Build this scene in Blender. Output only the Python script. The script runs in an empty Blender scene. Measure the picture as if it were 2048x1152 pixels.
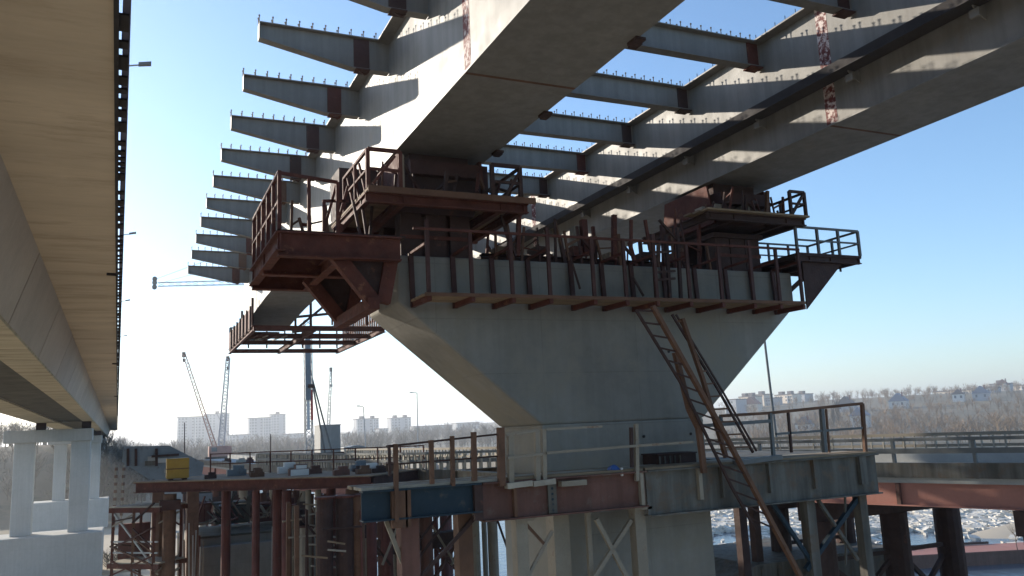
import bpy, math, random
from mathutils import Vector, Matrix, noise
R_ = math.radians
scene = bpy.context.scene
COL = scene.collection
rng = random.Random(7)

# ------------------------------------------------------------------ camera (calibrated from vanishing points)
CX, CY = 1024.0, 576.0
def _cal(vy, vx):
    a = (vy[0]-CX, vy[1]-CY); b = (vx[0]-CX, vx[1]-CY)
    f = math.sqrt(-(a[0]*b[0]+a[1]*b[1]))
    X = Vector((b[0], -b[1], -f)).normalized(); Y = Vector((a[0], -a[1], -f)).normalized()
    return f, Matrix((X, Y, X.cross(Y)))
FPX, ROT = _cal((265, 892), (4700, 690))
cam_d = bpy.data.cameras.new('camera'); cam = bpy.data.objects.new('camera', cam_d); COL.objects.link(cam)
cam_d.sensor_width = 36; cam_d.lens = FPX/2048*36; cam_d.clip_start = .1; cam_d.clip_end = 9000
cam.matrix_world = ROT.to_4x4()          # camera stands at the origin; the river is 16 m below
scene.camera = cam
def P(u, v, x=None, y=None, z=None):
    d = ROT @ Vector((u-CX, CY-v, -FPX))
    t = x/d.x if x is not None else (y/d.y if y is not None else z/d.z)
    return d*t

# ------------------------------------------------------------------ sky and sun
SUN = Vector((-2.79, 4.66, 1.68)).normalized()
el = math.asin(SUN.z); az = math.atan2(SUN.x, SUN.y)
world = bpy.data.worlds.new('World'); scene.world = world; world.use_nodes = True
nt = world.node_tree; bg = nt.nodes['Background']
sky = nt.nodes.new('ShaderNodeTexSky'); sky.sky_type = 'NISHITA'; sky.sun_disc = False
sky.sun_elevation = el; sky.sun_rotation = az; sky.altitude = 100; sky.air_density = 1.0; sky.dust_density = .5; sky.ozone_density = 5.5
tint = nt.nodes.new('ShaderNodeMix'); tint.data_type = 'RGBA'; tint.blend_type = 'MULTIPLY'; tint.inputs[0].default_value = 1; tint.inputs[7].default_value = (1.16,1.02,.885,1)   # cool white balance of the photograph
nt.links.new(sky.outputs[0], tint.inputs[6]); nt.links.new(tint.outputs[2], bg.inputs[0]); bg.inputs[1].default_value = .15
sl = bpy.data.lights.new('sun', 'SUN'); sl.energy = 4.25; sl.angle = R_(.5); sl.color = (1, .9, .76)
so = bpy.data.objects.new('sun', sl); COL.objects.link(so); so.rotation_euler = (-SUN).to_track_quat('-Z', 'Y').to_euler(); so.location = SUN*60
scene.view_settings.view_transform = 'Standard'; scene.view_settings.look = 'None'
scene.view_settings.exposure = .98; scene.view_settings.gamma = 1
scene.render.engine = 'CYCLES'

# ------------------------------------------------------------------ materials
MATS = {}
def mat(name, col, rough=.7, metal=0., var=.25, scale=1.5, stretch=(1,1,1), col2=None, spots=0., spot_col=(.2,.1,.05), spot_scale=3., bump=.0, bump_scale=20., spec=.3, streak=0., fine=.12, seams=None):
    m = bpy.data.materials.new(name); m.use_nodes = True; n = m.node_tree; L = n.links
    b = n.nodes['Principled BSDF']; b.inputs['Roughness'].default_value = rough; b.inputs['Metallic'].default_value = metal
    b.inputs['Specular IOR Level'].default_value = spec
    geo = n.nodes.new('ShaderNodeNewGeometry')
    mp = n.nodes.new('ShaderNodeMapping'); mp.inputs['Scale'].default_value = stretch
    L.new(geo.outputs['Position'], mp.inputs[0])
    def noise_(sc, vec=None, det=5, rgh=.6):
        t = n.nodes.new('ShaderNodeTexNoise'); t.inputs['Scale'].default_value = sc; t.inputs['Detail'].default_value = det; t.inputs['Roughness'].default_value = rgh
        L.new(vec or mp.outputs[0], t.inputs['Vector']); return t.outputs['Fac']
    def ramp(src, lo, hi, a=(0,0,0,1), c=(1,1,1,1)):
        r = n.nodes.new('ShaderNodeValToRGB'); r.color_ramp.elements[0].position = lo; r.color_ramp.elements[1].position = hi
        r.color_ramp.elements[0].color = a; r.color_ramp.elements[1].color = c; L.new(src, r.inputs[0]); return r.outputs[0]
    def mix(fac, a, c, mode='MIX'):
        x = n.nodes.new('ShaderNodeMix'); x.data_type = 'RGBA'; x.blend_type = mode
        if isinstance(fac, float): x.inputs[0].default_value = fac
        else: L.new(fac, x.inputs[0])
        for s, val in ((6, a), (7, c)):
            if isinstance(val, tuple): x.inputs[s].default_value = (*val, 1)
            else: L.new(val, x.inputs[s])
        return x.outputs[2]
    c2 = col2 or tuple(c*(1-var) for c in col)
    c = mix(ramp(noise_(scale), .3, .7), c2, col)
    c = mix(fine, c, ramp(noise_(scale*14, None, 3), .3, .7, (.3,.3,.3,1), (1,1,1,1)), 'MULTIPLY')
    oi = n.nodes.new('ShaderNodeObjectInfo')
    c = mix(.16, c, ramp(oi.outputs['Random'], 0, 1, (.35,.35,.35,1), (1,1,1,1)), 'MULTIPLY')
    if streak:
        mp2 = n.nodes.new('ShaderNodeMapping'); mp2.inputs['Scale'].default_value = (2.2, 2.2, .12); L.new(geo.outputs['Position'], mp2.inputs[0])
        c = mix(streak, c, ramp(noise_(2.0, mp2.outputs[0], 4), .38, .62, (.25,.22,.18,1), (1,1,1,1)), 'MULTIPLY')
    if seams:
        w = n.nodes.new('ShaderNodeTexBrick'); w.inputs['Scale'].default_value = 1; w.inputs['Mortar Size'].default_value = .012; w.offset = 0
        w.inputs['Brick Width'].default_value = seams[0]; w.inputs['Row Height'].default_value = seams[1]
        w.inputs['Color1'].default_value = (1,1,1,1); w.inputs['Color2'].default_value = (.86,.86,.84,1); w.inputs['Mortar'].default_value = (.55,.54,.5,1)
        sx = n.nodes.new('ShaderNodeSeparateXYZ'); L.new(geo.outputs['Position'], sx.inputs[0])
        ad = n.nodes.new('ShaderNodeMath'); ad.operation = 'ADD'; L.new(sx.outputs[0], ad.inputs[0]); L.new(sx.outputs[1], ad.inputs[1])
        cx = n.nodes.new('ShaderNodeCombineXYZ'); L.new(ad.outputs[0], cx.inputs[0]); L.new(sx.outputs[2], cx.inputs[1]); L.new(cx.outputs[0], w.inputs['Vector'])
        c = mix(.32, c, w.outputs[0], 'MULTIPLY')
    if spots:
        c = mix(ramp(noise_(spot_scale, None, 8, .7), 1-spots-.06, 1-spots+.06), c, spot_col)
    L.new(c, b.inputs['Base Color'])
    L.new(ramp(noise_(scale*3), .2, .8, (rough*.8,)*3+(1,), (min(1, rough*1.2),)*3+(1,)), b.inputs['Roughness'])
    if bump:
        bp = n.nodes.new('ShaderNodeBump'); bp.inputs['Strength'].default_value = bump; bp.inputs['Distance'].default_value = .05
        L.new(noise_(bump_scale), bp.inputs['Height']); L.new(bp.outputs[0], b.inputs['Normal'])
    MATS[name] = m; return m
mat('paint', (.235,.226,.205), .55, var=.14, scale=.5, streak=.25, spots=.33, spot_col=(.19,.16,.125), spot_scale=.8, bump=.08, bump_scale=3)
mat('primer', (.085,.04,.034), .75, var=.4, scale=3, spots=.36, spot_col=(.06,.03,.025))
mat('chalked_primer', (.17,.04,.035), .75, var=.3, scale=3, spots=.47, spot_col=(.60,.52,.48), spot_scale=9)
mat('rust_steel', (.13,.045,.032), .8, var=.45, scale=2.5, spots=.36, spot_col=(.20,.09,.05), spot_scale=4, bump=.2)
mat('dark_steel', (.07,.04,.034), .8, var=.4, scale=2.5, spots=.33, spot_col=(.14,.06,.04), bump=.2)
mat('brown_steel', (.17,.09,.055), .8, var=.4, scale=2, spots=.36, spot_col=(.08,.05,.035))
mat('red_pile', (.19,.075,.065), .8, var=.4, scale=1.2, spots=.38, spot_col=(.10,.07,.06), streak=.4)
mat('pink_steel', (.40,.185,.145), .7, var=.15, scale=.8, spots=.33, spot_col=(.30,.12,.09))
mat('tan_steel', (.30,.26,.20), .7, var=.25, scale=1.5, spots=.36, spot_col=(.17,.10,.06))
mat('grey_steel', (.165,.158,.138), .7, var=.3, scale=1.2, spots=.43, spot_col=(.115,.085,.06), spot_scale=2, streak=.6)
mat('grey_rail', (.16,.17,.17), .6, var=.3, scale=2)
mat('blue_steel', (.014,.033,.05), .6, var=.3, scale=1.5, spots=.36, spot_col=(.08,.07,.06))
mat('brick_red_steel', (.175,.085,.065), .75, var=.3, scale=1.2, spots=.38, spot_col=(.13,.09,.07), streak=.3)
mat('slate_steel', (.21,.25,.28), .6, var=.3, scale=.7, spots=.38, spot_col=(.10,.10,.10))
mat('yellow_paint', (.42,.25,.045), .6, var=.2, scale=2, spots=.35, spot_col=(.25,.15,.05))
mat('container_grey', (.34,.345,.33), .6, var=.2, scale=1)
mat('wood', (.30,.22,.14), .85, var=.4, scale=2, stretch=(.4,3,3), spots=.38, spot_col=(.13,.10,.07), bump=.2)
mat('pale_wood', (.42,.38,.31), .85, var=.35, scale=2, spots=.35, spot_col=(.2,.17,.13))
mat('pier_concrete', (.30,.29,.26), .88, var=.36, scale=.4, streak=.13, spots=.44, spot_col=(.215,.20,.165), spot_scale=.45, bump=.15, bump_scale=6, seams=(2.4,1.15))
mat('old_concrete', (.63,.525,.385), .9, var=.24, scale=.35, stretch=(.35,1.5,1), spots=.43, spot_col=(.41,.33,.235), spot_scale=.8, bump=.12, bump_scale=5)
mat('segment_concrete', (.55,.49,.42), .9, var=.16, scale=.5, streak=.06, bump=.1, bump_scale=6)
mat('soffit_concrete', (.56,.49,.34), .9, var=.38, scale=.9, stretch=(.25,1.6,1), spots=.40, spot_col=(.16,.14,.09), spot_scale=1.2)
mat('mossy_shade_concrete', (.12,.115,.09), .95, var=.5, scale=.6, spots=.40, spot_col=(.035,.035,.028), spot_scale=.7)  # mossy rubble and ledge; between the old girders this dark colour paints shade
mat('white_concrete', (.50,.50,.47), .9, var=.14, scale=.25, streak=.1, spots=.3, spot_col=(.35,.33,.29), seams=(3.,2.2))
mat('kerb_concrete', (.40,.40,.38), .9, var=.2, scale=1)
mat('fascia_blue', (.075,.085,.16), .5, var=.2)
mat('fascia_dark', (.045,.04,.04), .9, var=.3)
mat('white_paint', (.7,.7,.68), .5, var=.15)
mat('red_paint', (.5,.06,.05), .5, var=.2)
mat('blue_paint', (.05,.12,.35), .5, var=.2)
mat('rubber', (.03,.03,.03), .9)
mat('steel_light', (.42,.43,.43), .45, var=.2, metal=.3)
mat('crane_red', (.42,.22,.18), .6, var=.2)
mat('crane_blue', (.40,.43,.47), .6, var=.2)
mat('bark', (.145,.115,.085), .95, var=.4, scale=.08, col2=(.10,.085,.06))
mat('twig', (.34,.215,.12), .95, var=.35, scale=.025, col2=(.17,.125,.07))
mat('twig_pale', (.34,.28,.21), .95, var=.3, scale=.2)
mat('evergreen', (.05,.06,.045), .95, var=.4, scale=.1)
mat('bank_ground', (.235,.19,.13), .95, var=.45, scale=.03, col2=(.13,.115,.075), spots=.42, spot_col=(.085,.085,.055), spot_scale=.08)
_m = MATS['bank_ground']; _n = _m.node_tree; _bs = _n.nodes['Principled BSDF']; _src = _bs.inputs['Base Color'].links[0].from_socket
_gg = _n.nodes.new('ShaderNodeNewGeometry'); _sx = _n.nodes.new('ShaderNodeSeparateXYZ'); _n.links.new(_gg.outputs['Position'], _sx.inputs[0])   # sandy building site along the near banks, added pale to bounce light upward
_no = _n.nodes.new('ShaderNodeTexNoise'); _no.inputs['Scale'].default_value = .05; _n.links.new(_gg.outputs['Position'], _no.inputs['Vector'])
_ma = _n.nodes.new('ShaderNodeMath'); _ma.operation = 'MULTIPLY_ADD'; _ma.inputs[1].default_value = 60; _n.links.new(_no.outputs['Fac'], _ma.inputs[0]); _n.links.new(_sx.outputs[1], _ma.inputs[2])
_mr = _n.nodes.new('ShaderNodeMapRange'); _mr.inputs[1].default_value = 195; _mr.inputs[2].default_value = 215; _mr.inputs[3].default_value = 1; _mr.inputs[4].default_value = 0; _n.links.new(_ma.outputs[0], _mr.inputs[0])
_mx = _n.nodes.new('ShaderNodeMix'); _mx.data_type = 'RGBA'; _n.links.new(_mr.outputs[0], _mx.inputs[0]); _n.links.new(_src, _mx.inputs[6]); _mx.inputs[7].default_value = (.42,.36,.275,1); _n.links.new(_mx.outputs[2], _bs.inputs['Base Color'])
mat('sand', (.42,.34,.23), .95, var=.2, scale=.6)
mat('ice', (.74,.70,.62), .75, var=.25, scale=.5, spots=.42, spot_col=(.44,.38,.30), spot_scale=.9)
mat('wall_cream', (.74,.63,.50), .9, var=.12, scale=.2)
mat('wall_grey', (.40,.41,.43), .9, var=.12, scale=.2)
mat('wall_white', (.68,.67,.64), .9, var=.1, scale=.2)
mat('roof_dark', (.14,.12,.12), .9)
mat('roof_red', (.30,.12,.10), .9)
mat('roof_blue', (.20,.24,.32), .8)
mat('glass', (.10,.12,.14), .25, spec=.6)
w = bpy.data.materials.new('water'); w.use_nodes = True; b = w.node_tree.nodes['Principled BSDF']
b.inputs['Base Color'].default_value = (.055,.085,.12,1); b.inputs['Roughness'].default_value = .16; b.inputs['IOR'].default_value = 1.33
_t = w.node_tree.nodes.new('ShaderNodeTexNoise'); _t.inputs['Scale'].default_value = .9; _t.inputs['Detail'].default_value = 6
_b = w.node_tree.nodes.new('ShaderNodeBump'); _b.inputs['Strength'].default_value = .35; _b.inputs['Distance'].default_value = .25
_g = w.node_tree.nodes.new('ShaderNodeNewGeometry'); w.node_tree.links.new(_g.outputs['Position'], _t.inputs['Vector'])
w.node_tree.links.new(_t.outputs['Fac'], _b.inputs['Height']); w.node_tree.links.new(_b.outputs[0], b.inputs['Normal']); MATS['water'] = w

# ------------------------------------------------------------------ mesh helpers
class MB:
    def __init__(s): s.v = []; s.f = []
    def add(s, vs, fs):
        o = len(s.v); s.v += [tuple(p) for p in vs]; s.f += [tuple(i+o for i in q) for q in fs]; return s
    def box(s, a, c):
        x0,x1 = sorted((a[0],c[0])); y0,y1 = sorted((a[1],c[1])); z0,z1 = sorted((a[2],c[2]))
        return s.add([(x0,y0,z0),(x1,y0,z0),(x1,y1,z0),(x0,y1,z0),(x0,y0,z1),(x1,y0,z1),(x1,y1,z1),(x0,y1,z1)],
                     [(0,3,2,1),(4,5,6,7),(0,1,5,4),(1,2,6,5),(2,3,7,6),(3,0,4,7)])
    def bar(s, p, q, w_=.06, h=None, up=(0,0,1)):
        p = Vector(p); q = Vector(q); h = h or w_; d = (q-p).normalized(); u = Vector(up)
        if abs(d.dot(u)) > .98: u = Vector((0,1,0))
        a = d.cross(u).normalized()*w_/2; c = a.cross(d).normalized()*h/2
        return s.add([p-a-c,p+a-c,p+a+c,p-a+c,q-a-c,q+a-c,q+a+c,q-a+c], [(0,1,2,3),(7,6,5,4),(0,4,5,1),(1,5,6,2),(2,6,7,3),(3,7,4,0)])
    def tube(s, p, q, r0=.05, r1=None, n=8):
        p = Vector(p); q = Vector(q); r1 = r0 if r1 is None else r1; d = (q-p).normalized()
        u = Vector((0,0,1)) if abs(d.z) < .9 else Vector((1,0,0)); a = d.cross(u).normalized(); c = d.cross(a)
        vs = []
        for r, o in ((r0,p),(r1,q)):
            vs += [o+(a*math.cos(6.28319*i/n)+c*math.sin(6.28319*i/n))*r for i in range(n)]
        return s.add(vs, [(i,(i+1)%n,n+(i+1)%n,n+i) for i in range(n)]+[tuple(range(n))[::-1], tuple(range(n,2*n))])
    def prism(s, pts, off):
        n = len(pts); off = Vector(off); a = [Vector(p) for p in pts]
        return s.add(a+[p+off for p in a], [tuple(range(n))[::-1], tuple(range(n,2*n))]+[(i,(i+1)%n,n+(i+1)%n,n+i) for i in range(n)])
    def ibeam(s, p, q, h, w_, tf=.025, tw=.02):       # p, q on the top centre line
        p = Vector(p); q = Vector(q); up = Vector((0,0,1))
        s.bar(p-up*tf/2, q-up*tf/2, w_, tf); s.bar(p-up*(h-tf/2), q-up*(h-tf/2), w_, tf)
        return s.bar(p-up*h/2, q-up*h/2, tw, h-2*tf)
    def sweep(s, path, prof, closed=True):           # prof: list of (lateral, z)
        n = len(prof); k = len(path); vs = []; fs = []
        for i, p in enumerate(path):
            t = (path[min(i+1,k-1)]-path[max(i-1,0)]); t.z = 0; t.normalize(); lat = Vector((t.y,-t.x,0))
            vs += [p+lat*a+Vector((0,0,z)) for a, z in prof]
        for i in range(k-1):
            for j in range(n if closed else n-1):
                fs.append((i*n+j, i*n+(j+1)%n, (i+1)*n+(j+1)%n, (i+1)*n+j))
        if closed: fs += [tuple(range(n))[::-1], tuple(range((k-1)*n, k*n))]
        return s.add(vs, fs)
    def mesh(s, name, m, smooth=False):
        me = bpy.data.meshes.new(name); me.from_pydata(s.v, [], s.f); me.materials.append(MATS[m] if isinstance(m, str) else m)
        bmfix(me)
        if smooth:
            for p in me.polygons: p.use_smooth = True
        me.update(); return me
    def build(s, name, m, parent=None, smooth=False, bevel=0, **k):
        return put(name, s.mesh(name, m, smooth), parent, bevel=bevel, **k)
import bmesh
def bmfix(me):
    bm = bmesh.new(); bm.from_mesh(me); bmesh.ops.recalc_face_normals(bm, faces=bm.faces); bm.to_mesh(me); bm.free()
def put(name, me, parent=None, loc=None, rot=None, bevel=0, **k):
    o = bpy.data.objects.new(name, me); COL.objects.link(o)
    if parent is not None:
        o.parent = parent; pw = parent.get('_w')
        o.matrix_parent_inverse = Matrix.Identity(4)
        base = WPOS.get(parent.name, Vector())
        if loc is None: o.location = -base
        else: o.location = Vector(loc)-base
        WPOS[o.name] = base+o.location
    else:
        if loc is not None: o.location = loc
        WPOS[o.name] = Vector(o.location)
    if rot is not None: o.rotation_euler = rot
    if bevel:
        bv = o.modifiers.new('bevel', 'BEVEL'); bv.width = bevel; bv.segments = 2; bv.limit_method = 'ANGLE'
    tag(o, **k); return o
WPOS = {}
def tag(o, label=None, cat=None, group=None, kind=None):
    if label: o['label'] = label
    if cat: o['category'] = cat
    if group: o['group'] = group
    if kind: o['kind'] = kind
    return o
def thing(name, loc, label, cat, group=None):
    o = bpy.data.objects.new(name, None); COL.objects.link(o); o.location = loc; o.empty_display_size = .2
    WPOS[o.name] = Vector(loc); return tag(o, label, cat, group)
def copy_tree(o, parent=None, loc=None, rotz=None, **k):
    c = o.copy(); COL.objects.link(c)
    if parent is not None: c.parent = parent
    if loc is not None: c.location = loc
    if rotz is not None: c.rotation_euler = (0,0,rotz)
    WPOS[c.name] = Vector(c.location)
    for ch in list(o.children): copy_tree(ch, c)
    return tag(c, **k)
def lattice(mb, p, q, w_, n, r=.03, w2=None):          # four-chord lattice boom
    p = Vector(p); q = Vector(q); d = (q-p).normalized(); u = Vector((0,0,1)) if abs(d.z) < .9 else Vector((1,0,0))
    a = d.cross(u).normalized(); c = d.cross(a); w2 = w2 or w_
    def cor(t, i, j): return p.lerp(q, t)+(a*i+c*j)*(w_+(w2-w_)*t)/2
    cs = [(-1,-1),(1,-1),(1,1),(-1,1)]
    for i, j in cs: mb.bar(cor(0,i,j), cor(1,i,j), r*2)
    for k in range(n):
        t0, t1 = k/n, (k+1)/n
        for m_ in range(4):
            A = cs[m_]; B = cs[(m_+1)%4]
            if k % 2: A, B = B, A
            mb.bar(cor(t0,*A), cor(t1,*B), r*1.3)
    return mb

# ------------------------------------------------------------------ ground, river, ice
WZ = -16.0
def sstep(a, c, t):
    t = max(0., min(1., (t-a)/(c-a))); return t*t*(3-2*t)
def far_bank(x):                                   # y of the far waterline for a given x
    pts = [(-1500,560),(-300,470),(-60,330),(60,330),(200,300),(330,170),(480,40),(3000,-1500)]
    for (a,ya),(c,yc) in zip(pts, pts[1:]):
        if a <= x <= c: return ya+(yc-ya)*(x-a)/(c-a)
    return 560
def hgt(x, y):
    n = noise.noise(Vector((x*.006, y*.006, 0)))+.5*noise.noise(Vector((x*.02, y*.02, 3)))
    d = y-far_bank(x)                               # > 0 beyond the river
    far = -18+ sstep(-12, 30, d)*5.5 + sstep(20, 260, d)*(3+5*sstep(40, 500, x)) + sstep(150, 560, d)*(1+16*sstep(120, 620, x)) + n*2.2*sstep(0, 80, d)
    bank = (20-x)+ .05*(y-100) + 8*noise.noise(Vector((x*.03, y*.03, 9)))   # left bank with the yards
    left = -18+ sstep(-6, 14, bank)*3.0 + sstep(40, 200, -x)*6 + sstep(5, -12, x)*sstep(195, 240, y)*16 + n*.6
    near = -18+ sstep(-8, 8, 46-y-.35*max(0, x-10))*3.2 + n*.3
    isle = -18+ 3.2*math.exp(-(((x-106)/16)**2+((y-74)/7)**2))
    return max(far, left, near, isle)
def axis(ls):
    out = []
    for a, c, st in ls:
        t = a
        while t < c-1e-6: out.append(t); t += st
    out.append(ls[-1][1]); return out
gx = axis([(-5200,-1500,370),(-1500,-300,60),(-300,-60,12),(-60,140,5),(140,800,12),(800,2000,60),(2000,6000,400)])
gy = axis([(-2000,-200,300),(-200,40,24),(40,200,5),(200,760,12),(760,1600,60),(1600,7600,400)])
m = MB(); nx = len(gx)
m.v = [(x, y, hgt(x, y)) for y in gy for x in gx]
m.f = [(j*nx+i, j*nx+i+1, (j+1)*nx+i+1, (j+1)*nx+i) for j in range(len(gy)-1) for i in range(nx-1)]
m.build('ground', 'bank_ground', smooth=True, kind='structure')
MB().box((-900,-300,WZ-.3),(1800,640,WZ)).build('river', 'water', kind='structure')
m = MB(); k = 0
while k < 7000:                                     # drifting broken ice, too many pieces to count
    u = rng.uniform(1380, 2060); v = rng.uniform(1004, 1064) if rng.random() < .93 else rng.uniform(960, 1100)
    p = P(u, v, z=WZ); k += 1
    if noise.noise(Vector((p.x*.05, p.y*.05, 5))) < -.38: continue
    r = rng.uniform(.3, 1.25); n = rng.randint(5, 7); ph = rng.random()*6; zt = WZ+rng.uniform(.06, .45); tx = rng.uniform(-.3,.3); ty = rng.uniform(-.3,.3)
    pts = []
    for i in range(n):
        a = ph+6.283*i/n; rr = r*rng.uniform(.65,1.1); pts.append((p.x+rr*math.cos(a), p.y+rr*math.sin(a), zt+rr*(tx*math.cos(a)+ty*math.sin(a))))
    m.prism(pts, (0,0,-.35))
m.build('drift_ice', 'ice', kind='stuff', label='mass of broken drift ice floating on the river beyond the pier', cat='ice')

# ------------------------------------------------------------------ new steel bridge
def drop(y): return .30*max(0., (y-33)/8.5)**2
XL0, XL1, XR0, XR1, ZB, ZT = 4.95, 6.93, 13.08, 15.0, 5.9, 8.6
Y0, Y1 = -8., 43.4
path = [Vector((0, y, -drop(y))) for y in [Y0, 0, 8, 12.1, 20, 28, 33, 35.5, 38, 40.5, Y1]]
bridge = thing('steel_bridge', (10, 17, 3.6), 'unfinished twin box girder steel bridge resting on the concrete pier, no deck laid yet', 'bridge')
def rect(a, c, z0, z1): return [(a,z0),(c,z0),(c,z1),(a,z1)]
def studs_mesh(xa, xb, y, z):
    m = MB(); n = int((xb-xa)/.27)
    for i in range(n+1):
        x = xa+(xb-xa)*i/n
        for dy in (-.07, .07): m.tube((x,y+dy,z),(x,y+dy,z+.15),.011,.011,5); m.tube((x,y+dy,z+.13),(x,y+dy,z+.16),.02,.02,5)
    return m
for a, c, inner in ((XL0, XL1, 1), (XR0, XR1, 0)):
    g = MB().sweep(path, rect(a, c, ZB+.02, ZT-.02)).build('box_girder', 'paint', bridge)
    MB().sweep(path, rect(a-.06, c+.06, ZB, ZB+.035)).build('bottom_flange', 'paint', g)
    for e in (a, c): MB().sweep(path, rect(e-.27, e+.27, ZT-.035, ZT)).build('top_flange', 'paint', g)
    for yj in (-2., 12.15, 26.3, 38.8):             # field splices: red primer band round the box, chalked by the welders
        dz = -drop(yj)
        MB().box((a-.004, yj-.15, ZB+.04+dz),(a+.02, yj+.15, ZT-.04+dz)).build('splice_band', 'chalked_primer', g)
        MB().box((c-.02, yj-.15, ZB+.04+dz),(c+.004, yj+.15, ZT-.04+dz)).build('splice_band', 'chalked_primer', g)
        MB().box((a-.05, yj-.035, ZB-.004+dz),(c+.05, yj+.035, ZB+.01+dz)).build('weld_seam', 'brown_steel', g)
    fl = XR0 if not inner else XL1
    s_ = -1 if not inner else 1
    MB().sweep(path, rect(*sorted((fl, fl+s_*.46)), 6.94, 6.965)).build('longitudinal_stiffener', 'fascia_dark', g)  # near-black colour paints the shade on the stiffener's underside
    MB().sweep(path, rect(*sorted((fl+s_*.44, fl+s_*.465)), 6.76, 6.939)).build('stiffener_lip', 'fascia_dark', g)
    MB().sweep(path, rect(*sorted((fl+s_*.14, fl+s_*.52)), 6.73, 6.755)).build('dark_underplate', 'fascia_dark', g)  # plate added to deepen the painted shade below the stiffener
    st = MB()
    for e in (a, c):
        for q in range(int((Y1-Y0)/.32)):
            y = Y0+.2+q*.32
            if y < 4: continue
            for dx in (-.15, .15): st.tube((e+dx,y,ZT-drop(y)),(e+dx,y,ZT+.16-drop(y)),.012,.012,4)
    st.build('shear_stud', 'grey_steel', g, kind='stuff')
YS = [16.80+2.735*i for i in range(-8, 10)]
def bracket(x0, x1, name):                          # tip x0, root x1, modelled at y = 0, z = 0 (top)
    d0, d1 = .34, .72; s_ = 1 if x1 > x0 else -1
    m = MB().prism([(x0,-.009,-.02),(x1,-.009,-.02),(x1,-.009,-d1),(x0+s_*1.95,-.009,-d1),(x0,-.009,-d0)], (0,.018,0))
    m.box((x0,-.12,-.022),(x1-s_*.25,.12,0)); m.prism([(x0,-.11,-d0),(x0+s_*1.95,-.11,-d1),(x0+s_*1.95,.11,-d1),(x0,.11,-d0)], (0,0,-.022))
    m.box((x0+s_*1.95,-.11,-d1-.022),(x1-s_*.02,.11,-d1)); m.box((x0-s_*.004,-.11,-d0),(x0+s_*.016,.11,-.02))
    br = m.mesh(name, 'paint')
    xp = x0+s_*2.0
    sp = MB().box((xp,-.04,-d1+.01),(xp+s_*.34,.04,-.03)).box((xp+s_*.02,-.14,-d1-.045),(xp+s_*.33,.14,-d1-.024)).prism([(xp+s_*.1,-.02,-d1-.045),(xp+s_*.34,-.02,-d1-.045),(xp+s_*.25,-.02,-d1-.12)], (0,.04,0)).mesh('splice_plate', 'primer')
    return br, sp, studs_mesh(min(x0,x1-s_*.3), max(x0,x1-s_*.3), 0, 0).mesh('shear_stud', 'grey_steel')
lb = bracket(2.16, XL0, 'cantilever_bracket'); rb = bracket(17.8, XR1, 'cantilever_bracket')
fbm = MB().box((XL1,-.01,-.60),(XR0,.01,-.02)).box((XL1+.2,-.15,-.022),(XR0-.2,.15,0)).box((XL1,-.13,-.62),(XR0,.13,-.60)).mesh('floor_beam', 'paint')
fsp = MB().box((12.70,-.035,-.635),(13.0,.035,-.025)).box((12.68,-.15,-.66),(13.02,.15,-.632)).mesh('splice_plate', 'primer')
fst = studs_mesh(XL1+.3, XR0-.3, 0, 0).mesh('shear_stud', 'grey_steel')
gus = MB().prism([(XR0,-.012,6.93),(XR0-.36,-.012,6.84),(XR0-.30,-.012,6.7),(XR0-.16,-.012,6.58),(XR0,-.012,6.5)], (0,.024,0)).box((XR0-.3,-.09,6.52),(XR0-.24,.09,6.66)).mesh('gusset', 'paint')
lug = MB().box((XL1-.02,-.16,ZB-.05),(XL1+.16,.1,ZB-.002)).box((XL1+.06,.0,ZB-.04),(XL1+.2,.2,ZB+.05)).mesh('lifting_lug', 'dark_steel')
def variants(me):
    out = [me]
    for mt in ('rust_steel', 'dark_steel', 'brown_steel'):
        c = me.copy(); c.materials[0] = MATS[mt]; out.append(c)
    return out
lbv, rbv, fsv = variants(lb[1]), variants(rb[1]), variants(fsp)
for y in YS:
    z = ZT-drop(y)
    o = put('floor_beam', fbm, bridge, (0,y,z)); 
    for nm, me, kd in (('splice_plate', rng.choice(fsv[:3]), None), ('shear_stud', fst, 'stuff')):
        c = put(nm, me, o, (0,y,z), kind=kd); c.location = (0,0,0)
    for br in (lb, rb):
        o = put('cantilever_bracket', br[0], bridge, (0,y,z))
        for nm, me, kd in (('splice_plate', rng.choice(lbv if br is lb else rbv), None), ('shear_stud', br[2], 'stuff')):
            c = put(nm, me, o, (0,y,z), kind=kd); c.location = (0,0,0)
    put('gusset', gus, bridge, (0,y,-drop(y)))
    if y < 30: put('lifting_lug', lug, bridge, (0,y-.9+rng.uniform(-.3,.3),-drop(y)))

# ------------------------------------------------------------------ concrete pier
pier = thing('bridge_pier', (10, 17.1, WZ), 'tall grey concrete hammerhead pier carrying the new steel bridge', 'pier')
capm = MB().prism([(4.80,16,3.6),(15.2,16,3.6),(15.2,16,2.72),(12.1,16,.05),(7.9,16,.05),(4.80,16,2.62)], (0,2.25,0)).build('pier_cap', 'pier_concrete', pier, bevel=.05)
MB().box((7.9,16.004,WZ-2),(12.1,18.246,.06)).build('shaft', 'pier_concrete', pier, bevel=.05)
for q in range(3):                                  # formwork tie holes and plugs
    x = 8.3+rng.random()*3.6; z = rng.choice((.35, .42, 1.6, -.3))
    MB().tube((x,15.985,z),(x,16.02,z),.035,.035,6).build('tie_hole', 'fascia_dark', pier)

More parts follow.
